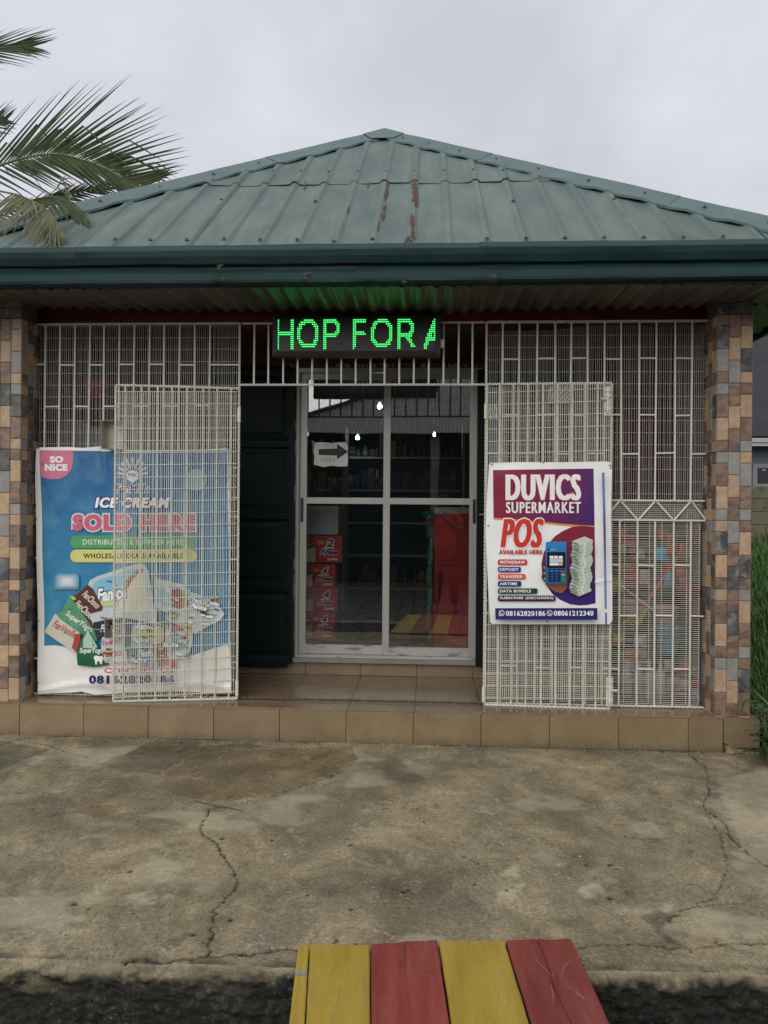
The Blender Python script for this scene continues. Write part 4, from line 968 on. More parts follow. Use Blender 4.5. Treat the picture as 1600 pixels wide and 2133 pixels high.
PB.rrect(148,1144.5,411,1171,13,s2l((216,214,124))); PB.text('WHOLESALE DEALS AVAILABLE',175,1152.5,383,1163,s2l((20,22,22)),.03,sp=1.12)
for k in range(7):
    q=1-k/8; PB.rrect(141-26*q,1211-17*q,141+26*q,1211+17*q,9*q,lerp(s2l((66,146,182)),s2l((222,228,228)),k/6+.1))
PB.poly([(112,1224),(160,1222),(168,1226),(113,1227)],s2l((120,150,150)))
PB.disc(410,1000,23,23,s2l((120,168,168)))
def gw(x,y): return lerp(s2l((216,220,220)),s2l((186,196,202)),float(fbm(x/9,y/9)))
def prod(pts,c,**k): PB.poly(pts,c,**k)
# tub lid large
prod([(184,1220),(190,1208),(205,1200),(285,1174),(303,1174),(312,1190),(322,1262),(330,1285),(215,1298),(200,1275)],gw)
prod([(193,1224),(200,1212),(212,1206),(280,1184),(296,1186),(300,1200),(306,1240),(300,1258),(230,1262),(206,1250)],s2l((136,196,220)))
prod([(250,1262),(252,1230),(262,1206),(282,1195),(300,1198),(310,1250),(316,1270),(268,1286)],s2l((228,222,200)))
for i,(c) in enumerate(((30,34,40),(216,190,70),(60,120,70),(200,80,60))):
    q=i*2.6; prod([(258+q,1224),(266+q,1206),(284+q,1190),(300,1183+q*.4),(301,1186+q*.4),(286+q,1193),(269+q,1208),(261+q,1226)],s2l(c))
PB.text('FanIce',203,1222,266,1250,WHITE,.04,shear=.3,outline=s2l((24,50,96)),ow=.06,rot=-.14)
for i in range(7):
    a=math.radians(-150+i*20); PB.poly([(229+5*math.cos(a)-.7,1216+5*math.sin(a)),(229+11*math.cos(a),1216+10*math.sin(a)),(229+5*math.cos(a)+.9,1216+5*math.sin(a)+.5)],s2l((40,60,100)))
prod([(206,1252),(236,1250),(250,1258),(240,1262),(212,1263)],s2l((200,208,150)))
# brown packet
prod([(185,1217),(196,1226),(216,1262),(208,1330),(204,1330),(160,1270),(146,1247),(165,1235)],s2l((92,52,44)))
prod([(147,1240),(158,1242),(162,1248),(152,1250)],s2l((206,196,110)))
PB.text('FanChoco',172,1241,215,1256,s2l((226,216,200)),.03,shear=.2,outline=s2l((60,36,28)),ow=.05,rot=.75)
PB.text('FanChoco',156,1262,204,1278,s2l((226,216,200)),.03,shear=.2,outline=s2l((60,36,28)),ow=.05,rot=.72)
# green packet
prod([(144,1245),(150,1243),(168,1268),(198,1312),(206,1335),(190,1330),(160,1312),(118,1286),(124,1276),(134,1268)],lambda x,y:lerp(s2l((40,122,84)),s2l((110,178,136)),float(fbm(x/6,y/6))))
PB.text('SuperYogo',134,1287,200,1303,s2l((216,226,216)),.04,shear=.2,outline=s2l((36,90,66)),ow=.05,rot=.62)
# pale packet
prod([(118,1277),(128,1288),(170,1318),(168,1336),(160,1360),(140,1346),(95,1315)],s2l((208,206,188)))
prod([(160,1320),(171,1318),(169,1336),(162,1358),(153,1348)],s2l((176,70,62)))
PB.text('FanVanille',112,1302,166,1318,s2l((178,72,80)),.02,shear=.2,rot=.5)
# green pyramid packet with cow
prod([(186,1307),(192,1318),(210,1350),(228,1384),(196,1388),(165,1384),(163,1364),(172,1330)],lambda x,y:lerp(s2l((44,126,86)),s2l((24,84,56)),(y-1310)/80))
prod([(186,1309),(190,1320),(206,1346),(200,1350),(176,1348),(176,1332)],s2l((188,208,190)))
PB.text('SuperYogo',169,1348,218,1362,s2l((222,230,222)),.04,shear=.2,outline=s2l((36,100,70)),ow=.05)
prod([(198,1368),(202,1364),(214,1366),(217,1364),(218,1370),(215,1382),(212,1382),(211,1376),(206,1376),(205,1383),(202,1383),(201,1374)],WHITE)
# mid tub (dark blue) with label
prod([(190,1278),(245,1264),(330,1282),(330,1300),(250,1288),(196,1300)],gw)
prod([(196,1296),(250,1284),(330,1298),(332,1330),(216,1330),(205,1322)],s2l((34,46,84))); PB.text('FanIce',212,1300,250,1316,WHITE,.03,shear=.3)
prod([(216,1326),(260,1318),(270,1380),(222,1378),(214,1350)],gw); PB.text('FanMilk',218,1332,250,1342,s2l((196,60,60)),.02,rot=-.1); PB.text('FanMaxx',218,1352,258,1366,s2l((196,60,60)),.03,rot=-.1)
# right tubs
prod([(325,1202),(380,1216),(400,1228),(404,1262),(392,1282),(350,1276),(324,1262)],gw)
prod([(328,1226),(400,1230),(402,1258),(360,1266),(330,1252)],s2l((150,196,212)))
prod([(356,1232),(372,1224),(392,1234),(396,1262),(376,1268),(354,1258)],s2l((150,88,50)))
prod([(345,1262),(372,1270),(445,1242),(470,1278),(462,1290),(410,1318),(350,1290)],gw)
prod([(400,1232),(440,1246),(450,1262),(416,1280),(398,1262)],s2l((170,200,214)))
PB.text('FanIce',402,1244,440,1262,WHITE,.03,shear=.3,outline=s2l((24,50,96)),ow=.06,rot=.3)
prod([(280,1300),(330,1294),(345,1300),(345,1372),(300,1386),(272,1378)],s2l((184,196,206))); prod([(284,1312),(342,1306),(342,1334),(286,1340)],s2l((196,208,130)))
PB.text('FanIce',286,1296,334,1310,WHITE,.04,shear=.3,outline=s2l((24,50,96)),ow=.06)
prod([(350,1300),(405,1312),(402,1346),(392,1368),(356,1372),(346,1352)],s2l((206,212,212))); prod([(352,1306),(382,1300),(386,1312),(356,1316)],s2l((208,120,140)))
prod([(354,1326),(398,1330),(394,1352),(356,1354)],s2l((130,184,200))); prod([(388,1300),(402,1298),(402,1320),(390,1324)],s2l((216,176,70)))
prod([(276,1350),(340,1346),(340,1372),(282,1380)],s2l((96,150,176))); PB.text('FanIce',292,1352,328,1366,WHITE,.03,shear=.3)
prod([(320,1340),(350,1340),(352,1372),(324,1376)],s2l((150,96,58)))
for (x,y,r,c) in ((364,1382,7,(196,70,52)),(350,1378,6,(196,80,50)),(336,1382,5,(90,120,150)),(318,1384,5,(150,180,200))): PB.disc(x,y,r,r,s2l(c))
rq=random.Random(12)
for (x0_,y0_,x1_,y1_,n_) in ((262,1290,345,1380,26),(345,1225,402,1262,12),(400,1240,460,1290,14),(350,1300,402,1368,18),(346,1262,440,1300,12),(214,1335,262,1376,8),(196,1282,260,1328,7)):
    for i in range(n_):
        x=rq.uniform(x0_,x1_-10); y=rq.uniform(y0_,y1_-3); w_=rq.uniform(5,22); h=rq.uniform(1.5,6)
        c=rq.choice([(44,60,104),(200,206,206),(150,60,50),(206,176,80),(60,110,150),(110,70,50),(226,228,226),(50,56,70),(90,140,90)])
        PB.poly([(x,y),(min(x+w_,x1_),y+w_*.12),(min(x+w_*.95,x1_),y+w_*.12+h),(x+1,y+h*.9)],s2l(c))
for (x,y,a_) in ((420,1262,.25),(362,1340,.0),(300,1330,0),(296,1372,0)): PB.text('FanIce',x-16,y-5,x+16,y+5,WHITE,.04,shear=.3,outline=s2l((24,50,96)),ow=.07,rot=a_)
PB.text('CONTACT US',226,1387,368,1398,s2l((210,96,112)),.04); PB.text('08162820186',194,1402,371,1420,s2l((30,42,96)),.05,sp=1.2,hb=.5)
for (x,y) in ((78,933),(74,1080),(79,1292),(79,1420),(476,936)):
    p=Vector(surfb(x,y,1)); b=MB(); b.bar(p+Vector((-.012,-.002,.004)),p+Vector((.012,-.004,-.004)),.0018,5); b.build('tie_wire',MT['rust'],bn)
# ================================================================== SLIDING DOOR
dr_=thing('sliding_door','aluminium framed glass sliding door, two tinted leaves with a middle rail','door',(-.28,DW,.33))
X=lambda p,y=1066: XY(p,DW-.03,y)
def frm(b,x0,x1,z0,z1,y0,y1,mi=0): b.box(x0,x1,y0,y1,z0,z1,mi)
fxL,fxR=X(616),X(1001); zB,zT=.332,2.47
b=MB(); frm(b,fxL,fxL+.022,zB,zT,5.640,5.72); frm(b,fxR-.02,fxR,zB,zT,5.640,5.72); frm(b,fxL+.022,fxR-.02,zT-.03,zT,5.640,5.72); b.build('outer_frame',MT['alu'],dr_)
MB().box(fxL+.022,fxR-.02,5.636,5.72,zB,zB+.02).build('bottom_track',MT['alu_dirty'],dr_)
def leaf(xa,xb,sl,sr,y0,botz,label=None):
    lf=MB(); z0=zB+.022; z1=zT-.032; y1=y0+.022; mz0,mz1=ZY(1050,y0,800),ZY(1037,y0,800)
    lf.box(xa,xa+sl,y0,y1,z0,z1).box(xb-sr,xb,y0,y1,z0,z1).box(xa+sl,xb-sr,y0+.001,y1-.001,mz0,mz1).box(xa+sl,xb-sr,y0+.001,y1-.001,z1-.045,z1)
    # glazing beads
    o=lf.build('door_leaf',MT['alu'],dr_)
    MB().box(xa+sl,xb-sr,y0+.001,y1-.001,z0,botz).build('bottom_rail',MT['alu_dirty'],o)
    for (a,c) in ((botz,mz0),(mz1,z1-.045)):
        MB().box(xa+sl-.003,xb-sr+.003,y0+.009,y0+.013,a-.003,c+.003).build('glass_pane',MT['glass'],o)
    return o
l1=leaf(X(622),X(806),X(637)-X(622),.03,5.682,ZY(1343,5.68,700)); l2=leaf(X(799),X(993),X(812)-X(799),X(993)-X(978),5.655,ZY(1349,5.66,900))
for (p,q,ya,yb,lf,y0) in ((625,630.5,1037,1087,l1,5.682),(985,990.5,1040,1090,l2,5.655)):
    MB().box(X(p),X(q),y0-.008,y0,ZY(yb,y0,p),ZY(ya,y0,p)).box(X(p)+.004,X(q)-.004,y0-.011,y0-.008,ZY(yb,y0,p)+.05,ZY(ya,y0,p)-.05).build('handle',MT['black_plastic'],lf)
# peeling jambs
MB().grid(lambda u,v:(dl-.005-.03+u*(fxL-dl+.035),5.632+.003*float(fbm(u*5,v*30)),.31+v*2.17),[i/6 for i in range(7)],[i/60 for i in range(61)]).build('door_jamb',MT['peel'],shop)
MB().box(fxR,dr+.03,5.632,5.66,.31,2.48).build('door_jamb',MT['peel'],shop)
MB().box(dl-.02,dr+.03,5.634,5.66,2.472,2.50).build('door_head',MT['peel'],shop)
# black steel security door leaves folded back against the wall
def steel_leaf(label,xa,xb,handle=None,group=None):
    t=thing('steel_door','%s'%label,'door',((xa+xb)/2,5.58,.30)); y=5.585
    zs=[.285,.93,1.475,1.965,2.44]
    zs=[ZY(1380,y,560),ZY(1225,y,560),ZY(1075,y,560),ZY(925,y,560),ZY(772,y,560)]
    b=MB(); b.box(xa,xb,y,y+.028,zs[0],zs[-1]); b.build('leaf_sheet',MT['black_steel'],t)
    f=MB(); f.box(xa,xa+.045,y-.022,y,zs[0],zs[-1]).box(xb-.03,xb,y-.022,y,zs[0],zs[-1])
    f.build('frame',MT['black_steel'],t)
    for i,z in enumerate(zs):
        r=MB(); z=min(z,zs[-1]-.02); h=.022
        V_=[(xa+.045,y-.001,z-h-.012),(xb-.03,y-.001,z-h-.012),(xb-.03,y-.001,z+h+.03),(xa+.045,y-.001,z+h+.03),(xa+.045,y-.022,z-h),(xb-.03,y-.022,z-h),(xb-.03,y-.022,z+h),(xa+.045,y-.022,z+h)]
        r.add(V_,[(0,1,5,4),(4,5,6,7),(7,6,2,3)]); r.build('rail',MT['black_steel'],t)
    for i in range(4):
        p=MB(); a,c=zs[i]+.06,zs[i+1]-.05; x0_,x1_=xa+.075,xb-.06
        p.add([(x0_,y-.0015,a),(x1_,y-.0015,a),(x1_,y-.0015,c),(x0_,y-.0015,c),(x0_+.03,y-.012,a+.03),(x1_-.03,y-.012,a+.03),(x1_-.03,y-.012,c-.03),(x0_+.03,y-.012,c-.03)],[(0,1,5,4),(1,2,6,5),(2,3,7,6),(3,0,4,7),(4,5,6,7)]); p.build('panel',MT['black_steel'],t)
    if handle: MB().bar((handle,y-.022,ZY(1072,y,1003)),(handle,y-.06,ZY(1072,y,1003)),.007,8).bar((handle,y-.055,ZY(1072,y,1003)),(handle+.05,y-.055,ZY(1072,y,1003)),.006,8).build('handle',MT['brass'],t)
    return t
steel_leaf('black steel panelled door leaf folded back left of the glass door',XY(612,5.57,1000)-.72,XY(611,5.57,1000))
steel_leaf('black steel door leaf with brass handle folded back right of the glass door',XY(994,5.57,1000),XY(994,5.57,1000)+.72,handle=XY(1000,5.55,1072))
# paper arrow notice
nb=thing('paper_notice','torn white paper with dark arrow taped inside the upper left glass','notice',(XY(690,5.68,946),5.676,ZY(972,5.68,690)))
b=MB(); yy=5.688
pts=[(656,922),(672,921),(690,923),(708,921),(722,922),(725,930),(724,945),(725,960),(724,971),(706,972),(690,970),(675,973),(662,970),(654,968),(655,950),(653,938)]
b.add([aY(x,y,yy) for x,y in pts],[tuple(range(len(pts)))[::-1]]); b.build('paper',MT['paper'],nb)
pts=[(664,935.5),(702,934),(702,924),(725,941),(702,957),(702,949),(664,947.5)]
MB().add([aY(x,y,yy-.0012) for x,y in pts],[tuple(range(7))[::-1]]).build('arrow',MT['dark_ink'],nb)
PN=Print(nb,lambda px,py,l=0:tuple(aY(px,py,yy-.0013))); PN.text('HERE',669,953,699,963,s2l((160,160,148)),.0); PN.text('ENTER',676,924.5,700,932,s2l((165,165,152)),.0)
# ================================================================== INSIDE THE SHOP
IY=5.95
def carton(x0,x1,z0,z1,y,label,nume,num2,flip=False):
    t=thing('noodle_carton',label,'carton',((x0+x1)/2,y+.1,z0),'red and white cartons stacked inside the door')
    MB().box(x0,x1,y,y+.3,z0,z1).build('box',pm('carton_board',(.30,.22,.15),(.34,.25,.17),6,.8,.1,40),t)
    S=lambda u,v,l=0:(x0+(x1-x0)*u/100,y-.001-l*.0006,z1-(z1-z0)*v/100)
    Q=Print(t,S); Q.T=lambda a,b_:(a,b_)
    a0=46 
    Q.poly([(0,0),(a0,0),(a0,100),(0,100)],s2l((196,188,178)),maxl=500); 
    Q.poly([(0,32),(20,42),(a0,30),(a0,42),(20,55),(0,44)],s2l((36,92,52)),maxl=500); Q.poly([(0,44),(20,55),(a0,42),(a0,50),(20,62),(0,52)],s2l((206,180,60)),maxl=500); Q.poly([(0,0),(a0,0),(a0,28),(20,40),(0,30)],s2l((176,40,36)),maxl=500)
    Q.poly([(a0+1,1),(99,1),(99,99),(a0+1,99)],s2l((186,36,34)),maxl=500)
    if nume: Q.text(nume,50,18,64,34,s2l((230,200,80)),.02,shear=.3)
    Q.text(num2,68,12,84,42,s2l((30,40,110)),.05,shear=.3,outline=WHITE,ow=.06); Q.text('packs',64,43,86,50,WHITE,.02); Q.text('Free',56,50,92,72,s2l((30,40,100)),.04,shear=.3,outline=WHITE,ow=.06); Q.text('Love',72,80,92,92,WHITE,.02)
xi0,xi1=XY(610,IY,1200),XY(703,IY,1200)
for (ya,yb,n1_,n2_,lb,dx) in ((1275,1331,'40+','4','red noodle carton, bottom of the stack inside the door',-.02),(1224,1274,'','4','red noodle carton second from the bottom of the stack',.0),(1175,1223,'40+','4','red noodle carton third from the bottom of the stack',-.02),(1115,1172,'10+','2','larger red noodle carton marked 2, on top of the stack',.03)):
    carton(xi0,xi1+dx,ZY(yb,IY,660)+.002,ZY(ya,IY,660)-.002,IY,lb,n1_,n2_)
t=thing('chest_cooler','plain pale grey cooler box standing above the noodle cartons','cooler',(XY(660,IY,1080),IY,ZY(1113,IY,660)))
MB().box(xi0,XY(705,IY,1080),IY-.02,IY+.4,ZY(1113,IY,660),ZY(1068,IY,660)).build('body',MT['white_plastic'],t); MB().box(xi0,XY(706,IY,1080),IY-.03,IY+.4,ZY(1067.5,IY,660),ZY(1054,IY,660)).build('lid',MT['white_plastic'],t)
rc=thing('red_freezer','tall red drinks freezer cabinet standing inside the right door leaf','freezer',(XY(950,6.0,1200),6.2,.32))
ra,rb=XY(905,6.0,1200),XY(905,6.0,1200)+.62
MB().box(ra,rb,6.0,6.55,.36,1.40).build('body',MT['red_cabinet'],rc); MB().box(ra-.004,rb+.004,5.99,6.56,1.402,1.45).build('top_panel',MT['white_plastic'],rc); MB().box(ra+.03,rb-.03,6.02,6.5,.316,.358).build('base',MT['black_plastic'],rc)
MB().box(ra+.02,rb-.02,5.985,5.998,1.0,1.38).build('front_panel',MT['red_cabinet'],rc); MB().box(ra+.03,ra+.05,5.97,5.984,.75,.95).build('handle',MT['black_plastic'],rc)
# bottles stacked by the freezer
bt=MB().lathe((0,0,0),[(.001,0),(.032,.004),(.034,.03),(.032,.09),(.034,.13),(.03,.16),(.014,.20),(.012,.225),(.013,.24)],10).mesh('bottle',pm('green_plastic',(.03,.12,.05),(.05,.18,.08),9,.25,0))
cap=MB().lathe((0,0,.235),[(.014,0),(.014,.018),(.012,.02)],8).mesh('cap',MT['white_plastic'])
q=0
for lv in range(6):
    for k in range(1):
        o=thing('green_bottle','green plastic drink bottle in the pile against the red freezer','bottle',(ra-.030-.012*(lv%2),6.03+.02*(lv%3),.316+.178*lv),'bottles piled beside the red freezer')
        o.scale=(.72,.72,.69); o.rotation_euler=(0,0,lv*1.3); a=link('body',bt); a.parent=o; a2=link('cap',cap); a2.parent=o
# shelves with packets
packcols=[(.16,.03,.03),(.03,.05,.13),(.16,.13,.04),(.03,.10,.05),(.18,.17,.15),(.10,.05,.10),(.20,.09,.03),(.07,.06,.05)]
pms=[pm('packet_print',c,tuple(v*.6 for v in c),30,.5,0) for c in packcols]
def shelf(label,x0,x1,y,zs,deep=.3,seed=1,dens=.012):
    rd=random.Random(seed)
    s=thing('shelf_unit',label,'shelf',((x0+x1)/2,y,.316))
    for x in (x0,x1): MB().box(x-.012,x+.012,y,y+deep,.316,zs[-1]+.35).build('upright',MT['white_plastic'],s)
    for z in zs:
        MB().box(x0+.012,x1-.012,y,y+deep,z-.02,z).build('shelf_board',MT['white_plastic'],s)
        x=x0+.03
        while x<x1-.09 and rd.random()>.005:
            w_=rd.uniform(.035,.085); h=rd.uniform(.08,.25); m_=pms[rd.randrange(len(pms))]
            m2_=pms[rd.randrange(len(pms))]; ty=rd.random(); xc=x+w_/2
            if ty<.35: k_=MB().lathe((xc,y+.06,z),[(w_*.42,0),(w_*.45,h*.15),(w_*.45,h*.6),(w_*.2,h*.8),(w_*.16,h*.82),(w_*.18,h*.95)],9).lathe((xc,y+.06,z+h*.2),[(w_*.455,0),(w_*.455,h*.28)],9,1)
            elif ty<.6:
                k_=MB().add([(x,y+.05,z),(x+w_,y+.05,z),(x+w_,y+.12,z),(x,y+.12,z),(x-.004,y+.04,z+h*.5),(x+w_+.004,y+.04,z+h*.5),(x+w_+.004,y+.13,z+h*.5),(x-.004,y+.13,z+h*.5),(x+.006,y+.08,z+h),(x+w_-.006,y+.08,z+h)],[(0,1,5,4),(1,2,6,5),(2,3,7,6),(3,0,4,7),(4,5,9,8),(5,6,9),(6,7,8,9),(7,4,8)]).box(x+.2*w_,x+.8*w_,y+.035,y+.039,z+h*.3,z+h*.55,1)
            else: k_=MB().bevbox(x,x+w_,y+.03,y+.16,z,z+h,.004).box(x+.004,x+w_-.004,y+.026,y+.029,z+h*rd.uniform(.2,.5),z+h*rd.uniform(.6,.85),1)
            tag(k_.build('packet',[m_,m2_]),'coloured grocery packet on the dim shop shelves','packet','packets on the shop shelves'); x+=w_+rd.uniform(.003,dens)
shelf('dim grocery shelf rack along the back of the shop interior',-1.6,.4,8.2,(.6,.95,1.3,1.65,2.0),seed=3)
shelf('dim grocery shelf rack behind the right door leaf glass',.45,1.6,7.5,(.9,1.35,1.8),seed=5)
shelf('grocery shelf rack behind the noodle cartons and cooler',-1.9,-.75,7.0,(.6,1.0,1.45,1.85),seed=8)
# lit bulbs
for (px,py,y,lb) in ((791,847,7.0,'lit white ceiling bulb nearest the middle door stile'),(745,912,8.0,'lit white ceiling bulb above the paper arrow notice'),(905,905,8.4,'lit white ceiling bulb far inside right of the middle stile')):
    q_={791:.021,745:.021,905:.012}[px]; p=aY(px,py,y); o=thing('ceiling_lamp',lb,'lamp',p)
    MB().lathe(p,[(.3*q_,-.018),(.7*q_,-.016),(.9*q_,-.008),(q_,.008),(.8*q_,.014)],12).build('bulb',MT['lamp_glass'],o); MB().lathe(p,[(.014,.031),(.016,.05),(.006,.055)],10).bar(p+Vector((0,0,.055)),(p.x,p.y,max(2.62,p.z+.06)),.003,5).build('holder',MT['white_plastic'],o)
# ================================================================== GOODS BEHIND THE GRILLES
def pmc(n,c): return pm(n,tuple(v*.85 for v in c),tuple(v*.6 for v in c),8,.4,.05,50)
PKM=pmc('pink_plastic',(.75,.48,.50)); BLM=pmc('sky_blue_plastic',(.10,.60,1.0)); RDM=pmc('red_plastic',(.55,.03,.025)); ORM=pmc('orange_plastic',(.65,.14,.03)); WHM=pmc('clear_white_plastic',(.5,.5,.5)); YEM=pmc('yellow_plastic',(.55,.42,.04)); GRM=pmc('green_plastic_item',(.04,.22,.07)); DKM=pmc('dark_plastic',(.03,.035,.05))
def at(px,py,y): return aY(px,py,y)
def basin(px,py,y,r,h,m,label,name='basin',cat='basin'):
    p=at(px,py,y); t=thing(name,label,cat,p)
    MB().lathe(p,[(r*.72,-h/2),(r*.78,-h/2+.004),(r,h/2),(r*1.06,h/2),(r*1.06,h/2+.008),(r*.96,h/2+.004),(r*.7,-h/2+.01)],22).build('bowl',m,t,smooth=True)
    return t
basin(1316,1268,5.15,.085,.10,PKM,'pink plastic bowl hanging behind the grille beside the poster')
basin(1386,1284,5.15,.085,.12,PKM,'pink plastic bowl above the sky blue bucket behind the grille')
def bucket(px,py,y,r,h,m,label):
    p=at(px,py,y); t=thing('bucket',label,'bucket',p)
    MB().lathe(p,[(r*.8,-h/2),(r,h/2),(r*1.08,h/2),(r*1.08,h/2+.012),(r*.92,h/2+.01),(r*.75,-h/2+.01)],22).build('body',m,t,smooth=True)
    b=MB(); q=[p+Vector((r*math.cos(a),0,h/2+r*.9*math.sin(a))) for a in [PI*i/8 for i in range(9)]]; b.tube(q,[.003]*9,5); b.build('handle',MT['rust'],t)
bucket(1392,1332,5.1,.075,.15,BLM,'sky blue plastic bucket behind the lower right grille')
bucket(1450,1270,5.25,.10,.16,ORM,'orange plastic bucket behind the grille near the right pillar')
basin(1437,1235,5.2,.09,.05,RDM,'red plastic bowl above the orange bucket near the right pillar')
def broom(p0,p1,m,label):
    p0=Vector(p0);p1=Vector(p1); t=thing('broom',label,'broom',p0); MB().bar(p0,p1,.011,8).build('handle',m,t)
    b=MB(); d=(p0-p1).normalized(); u=Vector((1,0,0))
    for i in range(24): b.bar(p0+u*random.uniform(-.04,.04),p0+d*.12+u*random.uniform(-.07,.07)+Vector((0,random.uniform(-.02,.02),0)),.003,4)
    b.build('bristles',YEM,t)
broom(at(1338,1268,5.1),at(1445,1110,5.2),RDM,'broom with red handle leaning behind the lower right grille')
def packs(px,py,y,n,cols,label,grp,dw=.08,hh=.09,name='toy_packet'):
    for i in range(n):
        p=at(px+(i%3)*24+random.uniform(-8,8),py+(i//3)*30+random.uniform(-9,9),y+random.uniform(-.03,.03)); m=cols[i%len(cols)]
        w_=dw*random.uniform(.7,1.1); h=hh*random.uniform(.7,1.1)
        b=MB().grid(lambda u,v:(p.x+(u-.5)*w_,p.y-.018*math.sin(PI*u)*math.sin(PI*v)+.004*float(vn(u*9+i,v*9)),p.z+(v-.5)*h),[k/6 for k in range(7)],[k/6 for k in range(7)])
        b.grid(lambda u,v:(p.x+(u-.5)*w_,p.y+.018*math.sin(PI*u)*math.sin(PI*v)+.001,p.z+(v-.5)*h),[k/6 for k in range(7)],[k/6 for k in range(7)])
        tag(b.build(name,m),label,'packet',grp)
packs(1290,1120,5.2,12,[RDM,RDM,DKM,YEM,RDM,PKM],'bright packet among those hung behind the grille right of the poster','packets hung behind the right grille')
packs(1375,1120,5.25,12,[RDM,ORM,DKM,BLM,RDM,YEM,GRM],'bright packet among those hung behind the grille near the right pillar','packets hung by the right pillar')
packs(1290,1330,5.2,9,[YEM,DKM,WHM,GRM,RDM],'small packet low behind the grille beside the gate bolt','packets low behind the grille')
packs(1400,1390,5.2,9,[WHM,RDM,YEM,PKM],'small packet low behind the grille by the floor near the right pillar','packets low by the right pillar')
for k,(px,py) in enumerate(((1305,1440),(1330,1440),(1352,1442),(1375,1440))):
    p=at(px,py+20,5.1); t=thing('clear_bottle','clear plastic bottle standing on the floor behind the right grille','bottle',(p.x,p.y,FL),'clear bottles on the floor behind the grille')
    MB().lathe((p.x,p.y,FL+.002),[(.001,0),(.034,.004),(.036,.14),(.03,.17),(.013,.20),(.013,.23)],12).build('body',WHM,t,smooth=True); MB().lathe((p.x,p.y,FL+.233),[(.015,0),(.015,.018),(.012,.02)],8).build('cap',YEM,t)
p=at(1447,1440,4.95); q=at(1472,1478,4.92)
tag(MB().bar((p.x,p.y,p.z),(p.x+.05,p.y,FL+.02),.009,6).bar((p.x+.05,p.y,FL+.02),(p.x+.12,p.y-.01,FL+.012),.011,6).build('blue_hook',BLM),'sky blue plastic hanger on the floor by the right pillar','hanger')
# rack carrying the goods
rk=thing('goods_rack','dark slatted wooden rack holding goods behind the right grille','rack',(1.2,5.4,FL))
for z in (.55,.95,1.35): MB().box(.62,1.70,5.28,5.55,z-.012,z).build('shelf_board',MT['black_steel'],rk)
for x in (.62,1.70): MB().box(x-.014,x+.014,5.28,5.55,FL,1.42).build('upright',MT['black_steel'],rk)
# left bay: hanging red bag and a grey sheet
p0=at(168,790,5.3);p1=at(224,790,5.3);p2=at(205,826,5.25)
tag(MB().grid(lambda u,v:(p0.x+(p1.x-p0.x)*(u*(1-.45*v)+.25*v),5.3-.05*math.sin(PI*u)*(.4+v),p0.z-.115*v),[k/8 for k in range(9)],[k/6 for k in range(7)]).build('red_bag',RDM,smooth=True),'red cloth bag hanging behind the upper left grille','bag')
tag(MB().grid(lambda u,v:(-2.58+.62*u,5.22+.02*math.sin(u*23)+.01*math.sin(v*9+u*7),.30+v*(1.71+.03*math.sin(u*9))),[k/40 for k in range(41)],[k/10 for k in range(11)]).build('tarpaulin',pm('grey_tarpaulin',(.20,.205,.20),(.26,.265,.25),5,.6,.3,40),smooth=True),'pale grey tarpaulin hung behind the lower left grille above the banner','tarpaulin')
# ================================================================== FOREGROUND BRIDGE
br=thing('plank_bridge','short footbridge of yellow and red painted planks over the drain','bridge',(0,2.2,0))
BZt=.022
vpdir=None
tops=[(620,1969),(645,1968),(771,1969),(912,1959),(1052,1959),(1192,1957)]
bots=[(600,2133),(636,2133),(772,2133),(939,2133),(1105,2133),(1272,2133)]
A=[aZ(x,y,BZt) for x,y in tops]; Bq=[aZ(x,y,BZt) for x,y in bots]
gap=[.0025,.0015,.003,.0025,.003]
mats_=['wood_y','wood_y','wood_r','wood_y','wood_r']
def plank(i):
    a0,a1,b0,b1=A[i],A[i+1],Bq[i],Bq[i+1]; g=gap[i]
    k=(2.5-.78)/(2.5-2.08)*1.02
    n=40; m=10; th=.028; yaw=[0,.0,.003,0,.004][i]; zo=[0,.0,.003,-.002,.002][i]
    def F(u,v,low=False):
        l=a0+(b0-a0)*(v*k); r=a1+(b1-a1)*(v*k); d=(r-l).normalized(); l=l+d*g; r=r-d*g
        wob=.0022*(float(vn(v*18+i*9,2))-.5); 
        if u==0: l=l+d*wob
        p=l+(r-l)*u
        if u==1: p=p+d*wob
        z=p.z+zo-.006*v+.0012*math.sin(u*9+i)+.0016*(float(fbm(u*4+i*7,v*30))-.5)*2
        if v==0: p.y+=.006*(float(vn(u*6+i*5,3))-.5)
        e=min(u,1-u)
        if e<.015: z-=.003
        if i==4: # split running along the last plank
            cu=.46+.02*math.sin(v*30)+.35*v*.5; dd=abs(u-cu)
            if dd<.02: z-=.006*(1-dd/.02)
        if i==2:
            cu=.5+.012*math.sin(v*40); dd=abs(u-cu)
            if dd<.012: z-=.0025
        if low: z-=th
        return (p.x,p.y,z)
    us=[0,.012]+[j/60 for j in range(1,60)]+[.988,1]; vs_=[j/90 for j in range(91)]
    b=MB(); nu=len(us); 
    b.grid(F,us,vs_)
    e=MB
    for uu in (0,1): b.grid(lambda q,v:F(uu,v,q>0),[0,1],vs_,1)
    b.grid(lambda u,q:F(u,0,q>0),us,[0,1],0); b.grid(lambda u,v:F(u,v,True),[0,1],vs_,1)
    lb=['narrow split yellow plank strip at the left edge','yellow plank beside the narrow strip','left red plank','right yellow plank','right red plank with scratches'][i]
    o=b.build('plank',[MT[mats_[i]],MT['wood_raw']],br); o['label']=lb
    return F
Fs=[plank(i) for i in range(5)]
# grey painted band on the strip
MB().grid(lambda u,v:(lambda p:(p[0],p[1],p[2]+.0012))(Fs[0](.03+u*.94,.0885+v*.014-.004*u)),[j/8 for j in range(9)],[0,1]).build('paint_band',MT['grey_band'],br)
